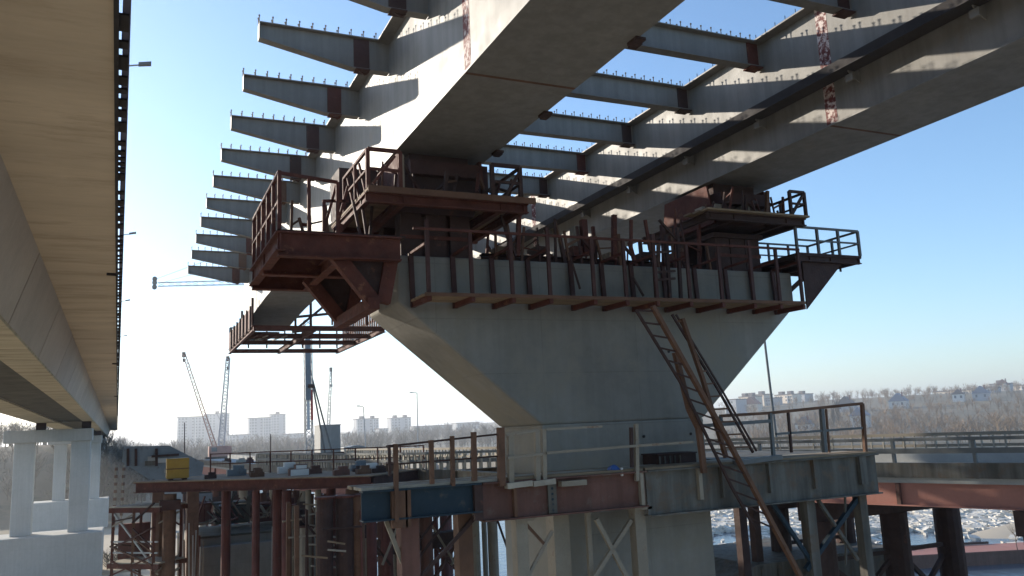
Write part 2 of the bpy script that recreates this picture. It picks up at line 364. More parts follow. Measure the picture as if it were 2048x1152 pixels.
# ------------------------------------------------------------------ old concrete bridge beside it
old = thing('concrete_bridge', (0,0,0), 'old concrete girder bridge overhead with stained tan underside and jointed web panels', 'bridge')
old.rotation_euler = (0,0,.0150)
HS = 5.2
slab = MB().box((-12.6,-30,HS),(-.15,300,HS+.3)).build('deck_slab', 'old_concrete', old)
MB().box((-.022,-30,HS-.02),(-.01,300,HS+.4)).box((-.10,-30,HS+.03),(-.01,300,HS+.07)).build('fascia_rail', 'fascia_blue', slab)
MB().box((-.24,-30,HS+.302),(-.16,300,HS+.5)).box((-.20,-30,HS-.05),(-.14,300,HS-.002)).build('edge_beam', 'fascia_dark', slab)
y = 3.; sp = MB()
while y < 160:
    l = rng.choice((.16,.3,.45,.22)); sp.box((-.16,y,HS),(-.03,y+l,HS+.03)); y += l+rng.choice((.16,.25,.3,.5,.8))
sp.build('fascia_spacer', 'fascia_dark', slab, kind='stuff')
rail = MB()
for i in range(110): rail.box((-.12,2+2.*i,HS+.29),(-.07,2.05+2.*i,HS+1.2))
rail.box((-.12,0,HS+1.2),(-.07,224,HS+1.25)).box((-.11,0,HS+.75),(-.08,224,HS+.78)); rail.build('parapet_rail', 'fascia_blue', slab, kind='stuff')
for i, yd in enumerate((27.5, 58, 96)):
    MB().tube((-.45,yd,HS-.03),(-.13,yd,HS-.05),.045,.045,8).build('drain_pipe', 'fascia_dark', slab)
def prof(y0, y1, pts, name, mt, parent=None):
    return MB().prism([(x,y0,z) for x, z in pts], (0,y1-y0,0)).mesh(name, mt)
L = 9.2
seg_a = prof(.08, L-.08, [(-2.03,HS-.004),(-2.65,3.28),(-3.8,3.28),(-4.4,HS-.004)], 'web_segment', 'segment_concrete')
sof_a = prof(.03, L-.03, [(-2.68,3.2),(-2.66,3.276),(-3.82,3.276),(-3.84,3.2)], 'soffit_panel', 'soffit_concrete')
seg_b = prof(.08, L-.08, [(-6.2,HS-.004),(-6.6,3.28),(-8.9,3.28),(-9.6,HS-.004)], 'web_segment', 'segment_concrete')
sof_b = prof(.03, L-.03, [(-6.62,3.2),(-6.6,3.276),(-8.9,3.276),(-8.92,3.2)], 'soffit_panel', 'soffit_concrete')
for i in range(34):
    y = 24.9-L*5+L*i
    for sg_, sf_ in ((seg_a, sof_a), (seg_b, sof_b)):
        s_o = put('web_segment', sg_, old, (0,y,0)); c = put('soffit_panel', sf_, s_o, (0,y,0)); c.location = (0,0,0)
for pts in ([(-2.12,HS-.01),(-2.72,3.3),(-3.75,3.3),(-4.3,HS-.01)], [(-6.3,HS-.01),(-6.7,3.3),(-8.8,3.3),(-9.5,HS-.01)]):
    put('girder_core', prof(-22, 292, pts, 'girder_core', 'mossy_shade_concrete'), old, (0,0,0))
MB().box((-6.59,-22,3.32),(-3.83,290,3.45)).build('gap_shade_sheet', 'mossy_shade_concrete', old)  # dark sheet whose colour stands in for the shade between the girders
def old_pier(y, label):
    dx = -.015*y
    t = thing('bridge_pier', (-8.5+dx, y, WZ), label, 'pier', 'two-column piers under the old bridge')
    MB().box((-12.0+dx,y-1.4,.9),(-2.7+dx,y+1.4,2.35)).build('pier_cap', 'white_concrete', t, bevel=.06)
    for x in (-10.9, -5.0): MB().box((x-.0+dx,y-1.0,-9.7),(x+2.1+dx,y+1.0,.92)).build('column', 'white_concrete', t, bevel=.06)
    MB().box((-16+dx,y-3.4,WZ-2),(-1.2+dx,y+3.4,-9.7)).build('base', 'white_concrete', t, bevel=.1)
    for x in (-3.45, -8.3): MB().box((x-.5+dx,y-.5,2.34),(x+.5+dx,y+.5,3.21)).build('bearing_block', 'dark_steel', t)
old_pier(115, 'white concrete pier with two columns on a broad base, next to the sand')
old_pier(185, 'second white concrete pier behind the first under the old bridge')
old_pier(255, 'third white concrete pier far along under the old bridge')
for i, yl in enumerate((33, 61.5, 91, 121)):
    x0 = -.66-.015*yl
    t = thing('street_lamp', (x0, yl, HS+.3), ['street lamp on the old bridge with a dark head, arm over the edge', 'small street lamp head over the old bridge edge, second along', 'distant street lamp above the old bridge, third along', 'farthest street lamp above the old bridge edge'][i], 'street lamp', 'street lamps on the old bridge')
    MB().tube((x0,yl,HS+.3),(x0,yl,14.2),.10,.06,8).build('pole', 'steel_light', t)
    MB().tube((x0,yl,14.2),(x0+1.0,yl,14.42),.035,.03,6).build('arm', 'steel_light', t)
    MB().prism([(x0+.95,yl-.08,14.38),(x0+1.4,yl-.1,14.47),(x0+1.4,yl+.1,14.47),(x0+.95,yl+.08,14.38)], (0,0,.12)).build('lamp_head', 'grey_rail', t)

# ------------------------------------------------------------------ helpers for steelwork measured on the photograph at a known depth
def bars(mb, pts, y, w_=.07, h=None):
    for a, c in zip(pts, pts[1:]): mb.bar(P(*a, y=y), P(*c, y=y), w_, h)
    return mb
def part(parent, name, mt, fn):
    m = MB(); fn(m); return m.build(name, mt, parent)
def rail_run(t, a, c, n, h, mt='rust_steel', mid=True, w_=.06, post_name='post'):
    """posts from a to c (floor points), top rail and middle rail"""
    a = Vector(a); c = Vector(c); up = Vector((0,0,h))
    for i in range(n+1):
        p = a.lerp(c, i/n); MB().bar(p, p+up, w_, up=(0,1,0)).build(post_name, mt, t)
    MB().bar(a+up, c+up, w_*.95, w_*.9).build('top_rail', mt, t)
    if mid: MB().bar(a+up*.5, c+up*.5, w_*.7).build('mid_rail', mt, t)

# ------------------------------------------------------------------ catwalk along the pier face
cw = thing('catwalk', (10, 15.5, 2.62), 'red bracket catwalk with plank floor hung along the top of the pier face', 'catwalk')
xs = [P(u, 590, y=15.08).x for u in (858,945,1026,1101,1189,1253,1314,1380,1444,1507,1559,1604)]
for i, x in enumerate(xs):
    zt = 3.95 if i % 3 else 4.12
    fr = MB().bar((x,15.08,2.55),(x-.02,15.06,zt),.075,.055,(0,1,0)).build('bracket_frame', 'primer', cw)
    MB().bar((x,15.04,2.56),(x-.05,15.98,2.56),.085,.10).build('arm', 'rust_steel', fr)
    if x < 15.1: MB().bar((x-.06,15.9,2.5),(x-.08,15.93,3.62),.10,.06,(0,1,0)).build('wall_post', 'primer', fr)
    if x < 15.1: MB().bar((x-.08,15.9,3.62),(x-.02,15.06,3.66),.05).build('tie', 'rust_steel', fr)
for k, (a, c) in enumerate(zip(xs[::2], xs[2::2]+[xs[-1]])):
    for j in range(3): MB().box((a-.12+.03*k,15.1+j*.27,2.612+.004*(k%2)),(c+.05,15.33+j*.27,2.652+.004*(k%2))).build('plank', 'wood', cw)
MB().bar((xs[0]-.3,15.05,3.93),(xs[-1]+.02,15.05,3.97),.05).build('top_rail', 'rust_steel', cw)
MB().bar((xs[0]-.1,15.02,2.63),(xs[-1]+.02,15.02,2.66),.03,.07).build('toe_board', 'brown_steel', cw)
# loose members leaning on the catwalk and cap
t = thing('leaning_pole', P(1160,575,y=15.6), 'thin rusty pole leaning on the catwalk against the pier face', 'pole')
MB().bar(P(1160,578,y=15.6), P(1138,505,y=15.7), .05).build('shaft', 'dark_steel', t)
t = thing('leaning_board', P(1284,590,y=15.4), 'short dark board leaning on the catwalk above the ladder', 'board')
MB().bar(P(1287,592,y=15.4), P(1266,555,y=15.5), .12, .04).build('plank', 'dark_steel', t)

# ------------------------------------------------------------------ steel support bracket at the left end of the cap
lbk = thing('support_bracket', (3.6, 16.6, 2.3), 'heavy red brown steel bracket platform cantilevered from the pier cap end facing the old bridge', 'bracket')
NY, FY = 15.05, 18.6
n0 = P(553, 476, y=NY); zf = n0.z; xl = n0.x
for y in (NY, 16.9, FY):
    MB().ibeam((xl+.02,y,zf+.12),(4.58 if y == NY else 4.78,y,zf+.12),.46,.22,.03,.03).build('main_beam', 'rust_steel', lbk)
    if y == 16.9: continue
    yy = 15.25 if y == NY else 17.9
    a = P(668,506,y=15.25); c = P(748,606,y=15.25); d = P(783,508,y=15.25); e = P(765,606,y=15.25)
    dy = yy-15.25
    MB().bar(a+Vector((0,dy,0)), c+Vector((0,dy,0)), .26, .20, (0,1,0)).build('diagonal_strut', 'rust_steel', lbk)
    MB().bar(d+Vector((0,dy,0)), e+Vector((0,dy,0)), .26, .22, (0,1,0)).build('hanger', 'rust_steel', lbk)
    MB().prism([a+Vector((.1,dy,0)), d+Vector((0,dy,0)), e+Vector((0,dy,.15)), c+Vector((0,dy,.1))], (0,.02,0)).build('gusset', 'dark_steel', lbk)
MB().ibeam((xl+.06,NY-.1,zf+.115),(xl+.06,FY+.15,zf+.115),.36,.18).build('edge_beam', 'rust_steel', lbk)
MB().ibeam((3.45,NY+.1,zf-.1),(3.45,FY,zf-.1),.25,.16).build('cross_beam', 'rust_steel', lbk)
MB().bar(P(748,606,y=15.1),P(748,606,y=15.1)+Vector((0,3.0,0)),.22,.22).build('lower_beam', 'rust_steel', lbk)
for j in range(12):
    y = NY+.02+j*.29
    MB().box((xl+.02,y,zf+.135),(4.7,y+.26,zf+.175)).build('plank', 'dark_steel', lbk)
rail_run(lbk, (xl+.05,FY,zf+.17), (xl+.05,NY,zf+.17), 5, 1.08, w_=.07)
rail_run(lbk, (xl+.05,NY,zf+.172), P(676,474,y=NY)+Vector((0,0,.0)), 2, 1.06, mid=False)
for u0 in (648, 672):
    MB().bar(P(u0,460,y=15.3),P(u0+24,372,y=15.3),.05).build('brace', 'rust_steel', lbk)
MB().bar(P(648,400,y=15.3),P(648,462,y=15.3),.06).build('post', 'rust_steel', lbk)
MB().bar(P(648,402,y=15.3),P(697,402,y=15.3),.05).build('mid_rail', 'rust_steel', lbk)

# ------------------------------------------------------------------ jacking towers and bearing platforms on the cap
def tower(x0, x1, y0, y1, z0, z1, label):
    t = thing('jacking_tower', ((x0+x1)/2, (y0+y1)/2, z0), label, 'support')
    xm = (x0+x1)/2
    for x in (x0, xm-.22, x1-.45):
        for y in (y0, y1-.4): MB().box((x,y,z0),(x+.45,y+.4,z1-.12)).build('leg', 'dark_steel', t)
    MB().box((x0-.08,y0-.08,z1-.12),(x1+.08,y1+.08,z1)).build('head_plate', 'dark_steel', t)
    MB().box((x0+.05,y0+.12,z0+.05),(x1-.05,y0+.14,z1-.14)).build('side_plate', 'dark_steel', t)
    MB().box((x0-.02,y0-.02,z0+.4),(x1+.02,y0-.004,z0+.48)).build('stiffener', 'rust_steel', t)
    return t
tower(4.95, 6.5, 16.2, 17.9, 3.6, 4.66, 'dark red jacking tower on the pier cap under the girder with the red end platform')
tower(13.1, 14.5, 16.3, 17.9, 3.6, 4.60, 'dark red jacking tower on the pier cap under the girder farther from the old bridge')
def bearing(x0, x1, z0, label):
    t = thing('sliding_bearing', ((x0+x1)/2, 17, z0), label, 'bearing')
    MB().box((x0,16.1,z0),(x1,18.1,z0+.5)).build('base_block', 'dark_steel', t)
    MB().box((x0+.1,15.9,z0+.5),(x1-.1,18.3,z0+.80)).build('slide_block', 'primer', t)
    MB().box((x0+.2,16.3,z0+.8),(x1-.2,17.9,5.895)).build('pad', 'dark_steel', t)
    for x in (x0-.1, x1+.02):
        MB().prism([(x,16.0,z0),(x,18.2,z0),(x,18.0,z0+1.0),(x,16.2,z0+1.0)], (.06,0,0)).build('side_guide', 'rust_steel', t)
    for i in range(4):
        MB().box((x1+.08,16.2+i*.5,z0),(x1+.22,16.24+i*.5,z0+.9)).build('rib', 'primer', t)
bearing(5.0, 6.75, 4.83, 'dark red sliding bearing between jacking tower and girder, with the caged railing beside it')
bearing(13.0, 14.7, 4.77, 'dark red sliding bearing under the box girder beside the sunlit plates')
# left upper platform
up = thing('work_platform', (5.7, 16.8, 4.66), 'rusty upper work platform with plank floor and caged railing above the heavy red bracket', 'platform')
a = P(731, 384, y=15.3); zc = a.z; c = P(1055, 408, y=15.3); ua, uc = a.x, c.x
for y in (15.32, 18.2): MB().ibeam((a.x,y,zc),(c.x,y,zc),.20,.14).build('joist', 'rust_steel', up)
for x in (a.x+.05, 4.75, 6.85, c.x-.1): MB().ibeam((x,15.28,zc-.002),(x,18.3,zc-.002),.19,.12).build('cross_joist', 'rust_steel', up)
for j in range(3): MB().box((a.x,15.12+j*.28,zc+.004),(c.x+.03*j,15.37+j*.28,zc+.05)).build('plank', 'wood', up)
for j in range(3): MB().box((a.x-.02+.27*j,15.98,zc+.004),(a.x+.23+.27*j,18.3,zc+.05)).build('plank', 'wood', up)
for j in range(3): MB().box((c.x-.8+.27*j,15.98,zc+.004),(c.x-.55+.27*j,18.3,zc+.05)).build('plank', 'wood', up)
MB().box((a.x,15.09,zc-.04),(c.x+.1,15.115,zc+.09)).build('toe_board', 'brown_steel', up)
f0 = Vector((P(736,372,y=15.2).x,15.2,zc+.05)); f1 = Vector((P(801,375,y=15.2).x,15.2,zc+.05)); f2 = Vector((f0.x,17.2,zc+.05))
rail_run(up, f0, f1, 1, .80, w_=.075); rail_run(up, f0+Vector((0,.01,0)), f2, 2, .79, w_=.06)
MB().bar(f0+Vector((.1,0,.1)), f1+Vector((-.1,0,.7)), .05).build('brace', 'rust_steel', up)
MB().bar(f1+Vector((.06,.02,0)), f1+Vector((.06,.02,.75)), .05).build('post', 'tan_steel', up)
for q in range(3): MB().bar(f0+Vector((.03,.3+q*.5,0)), f0+Vector((.03,.8+q*.5,.75)), .045).build('brace', 'rust_steel', up)
r0 = Vector((P(986,398,y=15.2).x,15.2,zc+.05)); r1 = Vector((P(1042,398,y=15.2).x,15.2,zc+.05))
rail_run(up, r0, r1, 1, .72, 'dark_steel', w_=.08); rail_run(up, r1+Vector((0,.01,0)), r1+Vector((0,2.6,0)), 2, .70, 'dark_steel')
MB().bar(r0+Vector((.25,0,0)), r1+Vector((0,0,.62)), .06).build('brace', 'dark_steel', up)
MB().box((3.95,17.4,zc+.06),(4.8,18.2,zc+1.15)).build('cable_box', 'dark_steel', up)
# right upper platform
ur = thing('work_platform', (14, 16.5, 4.3), 'plank upper work platform with dark railing around the bearing above the outreaching end platform', 'platform')
b0 = P(1611, 438, y=15.35); zr = b0.z
for y in (15.4, 18.1): MB().ibeam((12.2,y,zr),(b0.x,y,zr),.18,.14).build('joist', 'dark_steel', ur)
for x in (12.3, 13.0, 14.62, b0.x-.08): MB().ibeam((x,15.35,zr-.002),(x,18.2,zr-.002),.17,.12).build('cross_joist', 'dark_steel', ur)
for j in range(3): MB().box((12.1-.05*j,15.2+j*.28,zr+.004),(b0.x+.04*j,15.45+j*.28,zr+.05)).build('plank', 'wood', ur)
for j in range(3): MB().box((b0.x-.76+.26*j,16.06,zr+.004),(b0.x-.52+.26*j,18.3,zr+.05)).build('plank', 'wood', ur)
q0 = Vector((P(1583,430,y=15.3).x,15.3,zr+.05)); q1 = Vector((b0.x-.02,15.3,zr+.05))
rail_run(ur, q0, q1, 1, .62, 'dark_steel', w_=.07); rail_run(ur, q1+Vector((0,.01,0)), q1+Vector((0,1.7,0)), 2, .61, 'dark_steel')
MB().bar(q0, q1+Vector((0,0,.6)), .06).build('brace', 'dark_steel', ur)
for i in range(5): MB().box((12.5+.4*i,15.9,zr+.05),(12.78+.4*i,16.2,zr+.28+.1*(i%2))).build('timber_block', 'pale_wood', ur)
for u0, u1 in ((1262,1262),(1290,1300)): MB().bar(P(u0,440,y=15.3), P(u1,500,y=15.3), .06).build('hanger', 'rust_steel', ur)
# right end platform
er = thing('end_platform', (16.2, 16.3, 3.2), 'dark steel platform with light railing cantilevered from the pier cap, outlined against blue sky', 'platform')
e0 = P(1722, 516, y=15.5); ze = e0.z
for y in (15.55, 17.3): MB().ibeam((14.95,y,ze),(e0.x,y,ze),.16,.12).build('joist', 'dark_steel', er)
for x in (15.4, 16.1, e0.x-.07): MB().ibeam((x,15.5,ze-.002),(x,17.4,ze-.002),.15,.1).build('cross_joist', 'dark_steel', er)
for j in range(7): MB().box((15.0,15.48+.272*j,ze+.004),(e0.x+.02*(j%3),15.48+.272*j+.26,ze+.05)).build('plank', 'dark_steel', er)
MB().prism([(15.22,15.6,ze-.17),(e0.x-.6,15.6,ze-.17),(15.22,15.6,2.6)], (0,.03,0)).build('gusset', 'dark_steel', er)
MB().bar((15.25,17.2,2.7),(e0.x-.3,17.2,ze-.18),.1).build('strut', 'dark_steel', er)
s0 = Vector((15.0,15.5,ze+.05)); s1 = Vector((e0.x-.02,15.5,ze+.05)); s2 = Vector((e0.x-.02,17.3,ze+.05))
rail_run(er, s0, s1, 3, .66, 'grey_rail', w_=.06); rail_run(er, s1+Vector((0,.01,0)), s2, 2, .65, 'grey_rail', w_=.055)
rail_run(er, s2, (15.0,17.3,ze+.05), 3, .66, 'grey_rail', w_=.05)
for q in range(3): MB().bar((15.6+.6*q,15.9,ze-.3),(15.6+.6*q,15.9,ze-.1),.04).build('bolt', 'dark_steel', er)
# clutter along the top of the cap between the towers
def clutter(name, label, cat, u, v0, v1, y, w_, mt, lean=0, h=None):
    p = P(u, v1, y=y); q = P(u+lean, v0, y=y)
    t = thing(name, p, label, cat); MB().bar(p, q, w_, h, (0,1,0)).build('shaft', mt, t)
CL = [('steel_post','rusty post with a bent head standing on the cap by the caged platform','post',1035,400,512,15.9,.09,'rust_steel',4),
 ('steel_post','thin slanting rod on the cap next to the bent red post','post',1024,430,512,15.8,.04,'dark_steel',-22),
 ('steel_post','thicker slanting rod between bent red post and caged platform','post',1032,440,512,15.85,.05,'dark_steel',-28),
 ('steel_post','tall red post at the middle of the pier cap below the sunlit web patch','post',1172,440,512,16.4,.14,'rust_steel',-6),
 ('steel_post','grey green square post at the middle of the pier cap','post',1152,455,512,16.6,.22,'pier_concrete',0),
 ('steel_post','red hanger post at the inner end of the plank platform','post',1228,430,520,15.9,.10,'rust_steel',0),
 ('steel_post','short red post on the cap beside the ladder head','post',1330,450,530,15.7,.09,'primer',-6)]
for nm, lb_, ct, u, v0, v1, y, w_, mt, ln in CL: clutter(nm, lb_, ct, u, v0, v1, y, w_, mt, ln)
g = thing('cap_beam', (10,16.7,3.6), 'long dark steel beam lying across the top of the pier cap between the towers', 'beam')
MB().ibeam((6.9,16.6,3.84),(12.9,16.6,3.84),.24,.2).build('beam', 'dark_steel', g)
for i in range(6):
    MB().box((7.2+i*.95,16.35,3.845),(7.45+i*.95,16.85,3.98+.05*(i%3))).build('timber_block', ('wood','dark_steel','rust_steel')[i%3], g)
g = thing('cap_scaffold', (11.6,16.4,3.6), 'small scaffold frame with ladder stubs on the cap above the ladder head', 'scaffold')
for u, v0 in ((1313,470),(1340,470),(1362,455)): MB().bar(P(u,600,y=15.3), P(u-8,v0,y=15.5), .07).build('post', 'dark_steel', g)
for v in (505, 545, 560): MB().bar(P(1308,v,y=15.35), P(1350,v-3,y=15.35), .05).build('rung', 'dark_steel', g)
MB().bar(P(1318,440,y=15.5), P(1352,478,y=15.5), .05).build('brace', 'dark_steel', g)

# ------------------------------------------------------------------ access ladders from the catwalk down
def P2(u, v, y): return P(u, v, y=y)
ld = thing('access_ladder', P2(1600,1150,14.2), 'long rusty steel access ladder slanting down in front of the pier past the lower deck', 'ladder')
main = [(1305,612),(1450,870),(1602,1156)]; lft = [(1272,620),(1361,765),(1461,970),(1512,1060)]
def along(pl, t):
    L = [math.dist(a,c) for a,c in zip(pl,pl[1:])]; s = t*sum(L)
    for (a,c),l in zip(zip(pl,pl[1:]),L):
        if s <= l+1e-6: return (a[0]+(c[0]-a[0])*s/l, a[1]+(c[1]-a[1])*s/l)
        s -= l
    return pl[-1]
bars(MB(), main, 14.15, .11, .08).build('stile', 'brown_steel', ld)
bars(MB(), lft, 14.3, .05, .05).build('stile', 'dark_steel', ld)
for i in range(17):
    a = along(main, i/20+.02); c = along(lft, i/17+.0)
    MB().bar(P2(*a,14.15), P2(*c,14.3), .035).build('rung', 'dark_steel', ld)
lc = thing('stair_flight', P2(1507,905,14.5), 'lighter double railed ladder flight ending on the lower deck beside the long ladder', 'ladder')
r1_ = [(1344,629),(1439,784),(1506,905)]; r2_ = [(1352,629),(1446,784),(1513,902)]; r3_ = [(1364,637),(1405,757),(1452,915)]
bars(MB(), r1_, 14.5, .045).build('stile', 'dark_steel', lc); bars(MB(), r2_, 14.6, .035).build('stile', 'dark_steel', lc)
bars(MB(), r3_, 14.45, .10, .07).build('stile', 'brown_steel', lc)
for i in range(11):
    a = along(r1_, i/11+.05); c = along(r3_, i/11+.02)
    MB().bar(P2(*a,14.5), P2(*c,14.45), .035).build('rung', 'brown_steel', lc)
lp = thing('bent_pole', P2(1408,945,14.4), 'bent rusty pole between pier face and ladders rising from the lower deck', 'pole')
bars(MB(), [(1350,705),(1378,818),(1397,857),(1404,910),(1408,946)], 14.4, .11, .09).build('shaft', 'brown_steel', lp)

# ------------------------------------------------------------------ lower work deck round the pier shaft
lw = thing('lower_deck', (9.7,16,-3), 'lower steel work deck round the pier shaft with blue, red and grey beams', 'deck')
FYD = 14.6; zt0 = -.955
def fbeam(u0, u1, zb, mt):
    a = P(u0, 950, y=FYD).x; c = P(u1, 950, y=FYD).x
    m = MB().box((a,FYD-.0,zb+.03),(c,FYD+.025,zt0-.03)).box((a,FYD-.12,zt0-.03),(c,FYD+.14,zt0)).box((a,FYD-.12,zb),(c,FYD+.14,zb+.03))
    return m.build('front_beam', mt, lw)
fbeam(722, 958, -1.48, 'blue_steel'); fbeam(961, 1288, -1.66, 'brick_red_steel'); fbeam(1291, 1754, -1.86, 'grey_steel')
for u, mt, w_ in ((795,'brown_steel',.28),(812,'brown_steel',.1),(952,'dark_steel',.16),(1025,'brown_steel',.06),(1278,'tan_steel',.08),(1395,'tan_steel',.09),(1440,'grey_steel',.05),(1535,'grey_steel',.06),(1625,'grey_steel',.06),(1722,'grey_steel',.2)):
    x = P(u, 950, y=FYD).x; MB().box((x-w_/2,FYD-.10,-1.62),(x+w_/2,FYD-.002,zt0-.034)).build('stiffener', mt, lw)
x = P(1103, 1000, y=FYD).x
hp = MB().box((x-.09,FYD-.05,-1.62),(x+.09,FYD-.02,zt0-.04)).build('hole_plate', 'grey_steel', lw)
for i in range(6): MB().tube((x,FYD-.054,-1.56+.10*i),(x,FYD-.03,-1.56+.10*i),.026,.026,8).build('hole', 'blue_steel', hp)
for x in (7.5, 12.5, 14.2, 15.75): MB().ibeam((x,FYD+.14,zt0-.002),(x,20.2,zt0-.002),.5,.2).build('cross_beam', 'grey_steel' if x > 7 else 'brick_red_steel', lw)
MB().ibeam((7.4,20.2,zt0-.004),(15.9,20.2,zt0-.004),.6,.24).build('rear_beam', 'grey_steel', lw)
for j in range(4):
    for (a, c) in ((3.6,6.3),(6.32,9.4),(9.42,12.6),(12.62,15.85)):
        MB().box((a+rng.uniform(-.04,.04),FYD-.05+j*.27,zt0+.004),(c,FYD-.05+j*.27+.25,zt0+.05+rng.uniform(0,.012))).build('plank', 'wood' if rng.random() < .6 else 'pale_wood', lw)
for j in range(10): MB().box((12.3,15.9+j*.42,zt0+.004),(15.85,16.29+j*.42,zt0+.045)).build('plank', 'grey_steel', lw)
# front railing: brown posts on the left, tan posts in the middle, dark on the right
for u, v0, v1, w_, mt in ((780,890,952,.05,'dark_steel'),(793,888,1045,.075,'brown_steel'),(864,880,968,.075,'brown_steel'),(906,872,972,.07,'brown_steel'),(949,864,962,.085,'brown_steel'),(1003,855,972,.12,'brown_steel'),
    (1022,868,978,.10,'tan_steel'),(1075,860,965,.09,'tan_steel'),(1089,858,968,.08,'tan_steel'),(1274,848,962,.075,'tan_steel'),(1264,855,935,.06,'dark_steel')):
    MB().bar(P(u,v1,y=FYD-.1), P(u-2,v0,y=FYD-.1), w_, up=(0,1,0)).build('post', mt, lw)
bars(MB(), [(772,893),(1000,868)], FYD-.05, .035).build('top_rail', 'dark_steel', lw)
bars(MB(), [(772,930),(1000,912)], FYD-.05, .03).build('mid_rail', 'dark_steel', lw)
bars(MB(), [(1012,870),(1074,861)], FYD-.15, .05).build('top_rail', 'tan_steel', lw)
bars(MB(), [(1092,859),(1204,853)], FYD-.15, .04).build('top_rail', 'tan_steel', lw)
bars(MB(), [(1014,916),(1084,908)], FYD-.15, .09, .05).build('mid_rail', 'tan_steel', lw)
bars(MB(), [(1092,906),(1268,892),(1385,884)], FYD-.15, .07, .05).build('mid_rail', 'tan_steel', lw)
for a, c, mt in (((1012,972),(1062,966),'pale_wood'),((1064,968),(1108,962),'pale_wood'),((1120,968),(1170,964),'tan_steel'),((1470,926),(1560,914),'grey_rail')):
    MB().bar(P(*a,y=FYD-.12), P(*c,y=FYD-.12), .16, .10).build('loose_board', mt, lw)
RY = 14.75
bars(MB(), [(1440,832),(1540,826),(1724,807)], RY, .065).build('top_rail', 'brown_steel', lw)
bars(MB(), [(1400,852),(1540,842)], RY, .075).build('mid_rail', 'grey_rail', lw); bars(MB(), [(1552,868),(1724,856)], RY, .05).build('mid_rail', 'grey_rail', lw)
for u, v0, v1, w_, mt in ((1441,832,880,.06,'grey_rail'),(1540,826,912,.07,'grey_rail'),(1576,824,905,.05,'dark_steel'),(1643,818,905,.09,'grey_rail'),(1652,818,905,.04,'brown_steel'),(1724,807,904,.075,'brown_steel')):
    MB().bar(P(u+7,v1,y=RY), P(u,v0,y=RY), w_, up=(0,1,0)).build('post', mt, lw)
# legs and bracing
for u, uw, mt, y in ((1043,26,'tan_steel',14.75),(1122,38,'tan_steel',15.3),(1177,10,'tan_steel',15.0),(1280,26,'tan_steel',14.75),(1624,26,'grey_steel',14.75),(1730,24,'grey_steel',14.75),(820,36,'brick_red_steel',14.75),(930,30,'brown_steel',14.9),(1486,26,'dark_steel',18.5)):
    p = P(u, 1030, y=y); r = uw/2/1660*15.3
    MB().box((p.x-r,y-.0,WZ),(p.x+r,y+2*r,-1.5 if u < 1000 else -1.68 if u < 1300 else -1.87)).build('leg', mt, lw)
for a, c, w_, mt in (((1192,1038),(1256,1160),.08,'tan_steel'),((1262,1040),(1184,1160),.08,'tan_steel'),((1104,1062),(1052,1160),.06,'tan_steel'),((1052,1048),(1090,1090),.05,'brown_steel'),
    ((772,1042),(818,1160),.07,'tan_steel'),((836,1160),(955,1030),.06,'dark_steel'),((905,1085),(950,1030),.05,'dark_steel'),((1723,985),(1612,1140),.10,'blue_steel'),((1636,1000),(1716,1120),.07,'grey_steel'),((1540,1000),(1640,1150),.08,'blue_steel'),((1690,985),(1692,1130),.04,'grey_steel')):
    MB().bar(P(*a,y=14.85), P(*c,y=14.85), w_).build('brace', mt, lw)
for u in (1043, 1280): 
    p = P(u,1030,y=14.75); MB().box((p.x-.2,14.6,-1.72),(p.x+.2,15.1,-1.665)).build('cap_plate', 'tan_steel', lw)
# things left on the lower deck
bk = thing('blue_bag', P(1229,950,y=14.7), 'crumpled blue bag on the lower deck edge in front of the shaft', 'bag')
bm_ = bmesh.new(); bmesh.ops.create_icosphere(bm_, subdivisions=2, radius=.13)
for v in bm_.verts: v.co = v.co*(1+.35*noise.noise(v.co*9)); v.co.z = v.co.z*.8+.1
me = bpy.data.meshes.new('bag_body'); bm_.to_mesh(me); bm_.free(); me.materials.append(MATS['blue_paint']); bo = put('bag_body', me, bk); bo.location = (0,0,.0)
MB().box((.08,-.14,-.02),(.12,-.1,.14)).build('white_strip', 'white_paint', bk, ).location = (0,0,0)
sg = thing('notice_board', P(1368,942,y=14.8), 'small white notice board with red lower edge low by the shaft corner', 'sign')
a = P(1358,946,y=14.8); c = P(1382,928,y=14.8)
MB().box((a.x,14.8,a.z+.05),(c.x,14.82,c.z)).build('panel', 'white_paint', sg); MB().box((a.x,14.8,a.z),(c.x,14.82,a.z+.048)).build('red_edge', 'red_paint', sg)
cr = thing('crate', P(1360,930,y=15.3), 'dark steel crate on the lower deck beside the shaft', 'crate')
a = P(1318,945,y=15.3); c = P(1392,906,y=15.3)
MB().box((a.x,15.3,a.z),(c.x,15.9,c.z)).build('body', 'dark_steel', cr, bevel=.01); MB().box((a.x-.02,15.28,c.z+.002),(c.x+.02,15.92,c.z+.03)).build('lid', 'dark_steel', cr)
for i in range(5): MB().box((a.x+.02+.13*i,15.27,a.z+.02),(a.x+.05+.13*i,15.298,c.z-.02)).build('slat', 'grey_steel', cr)

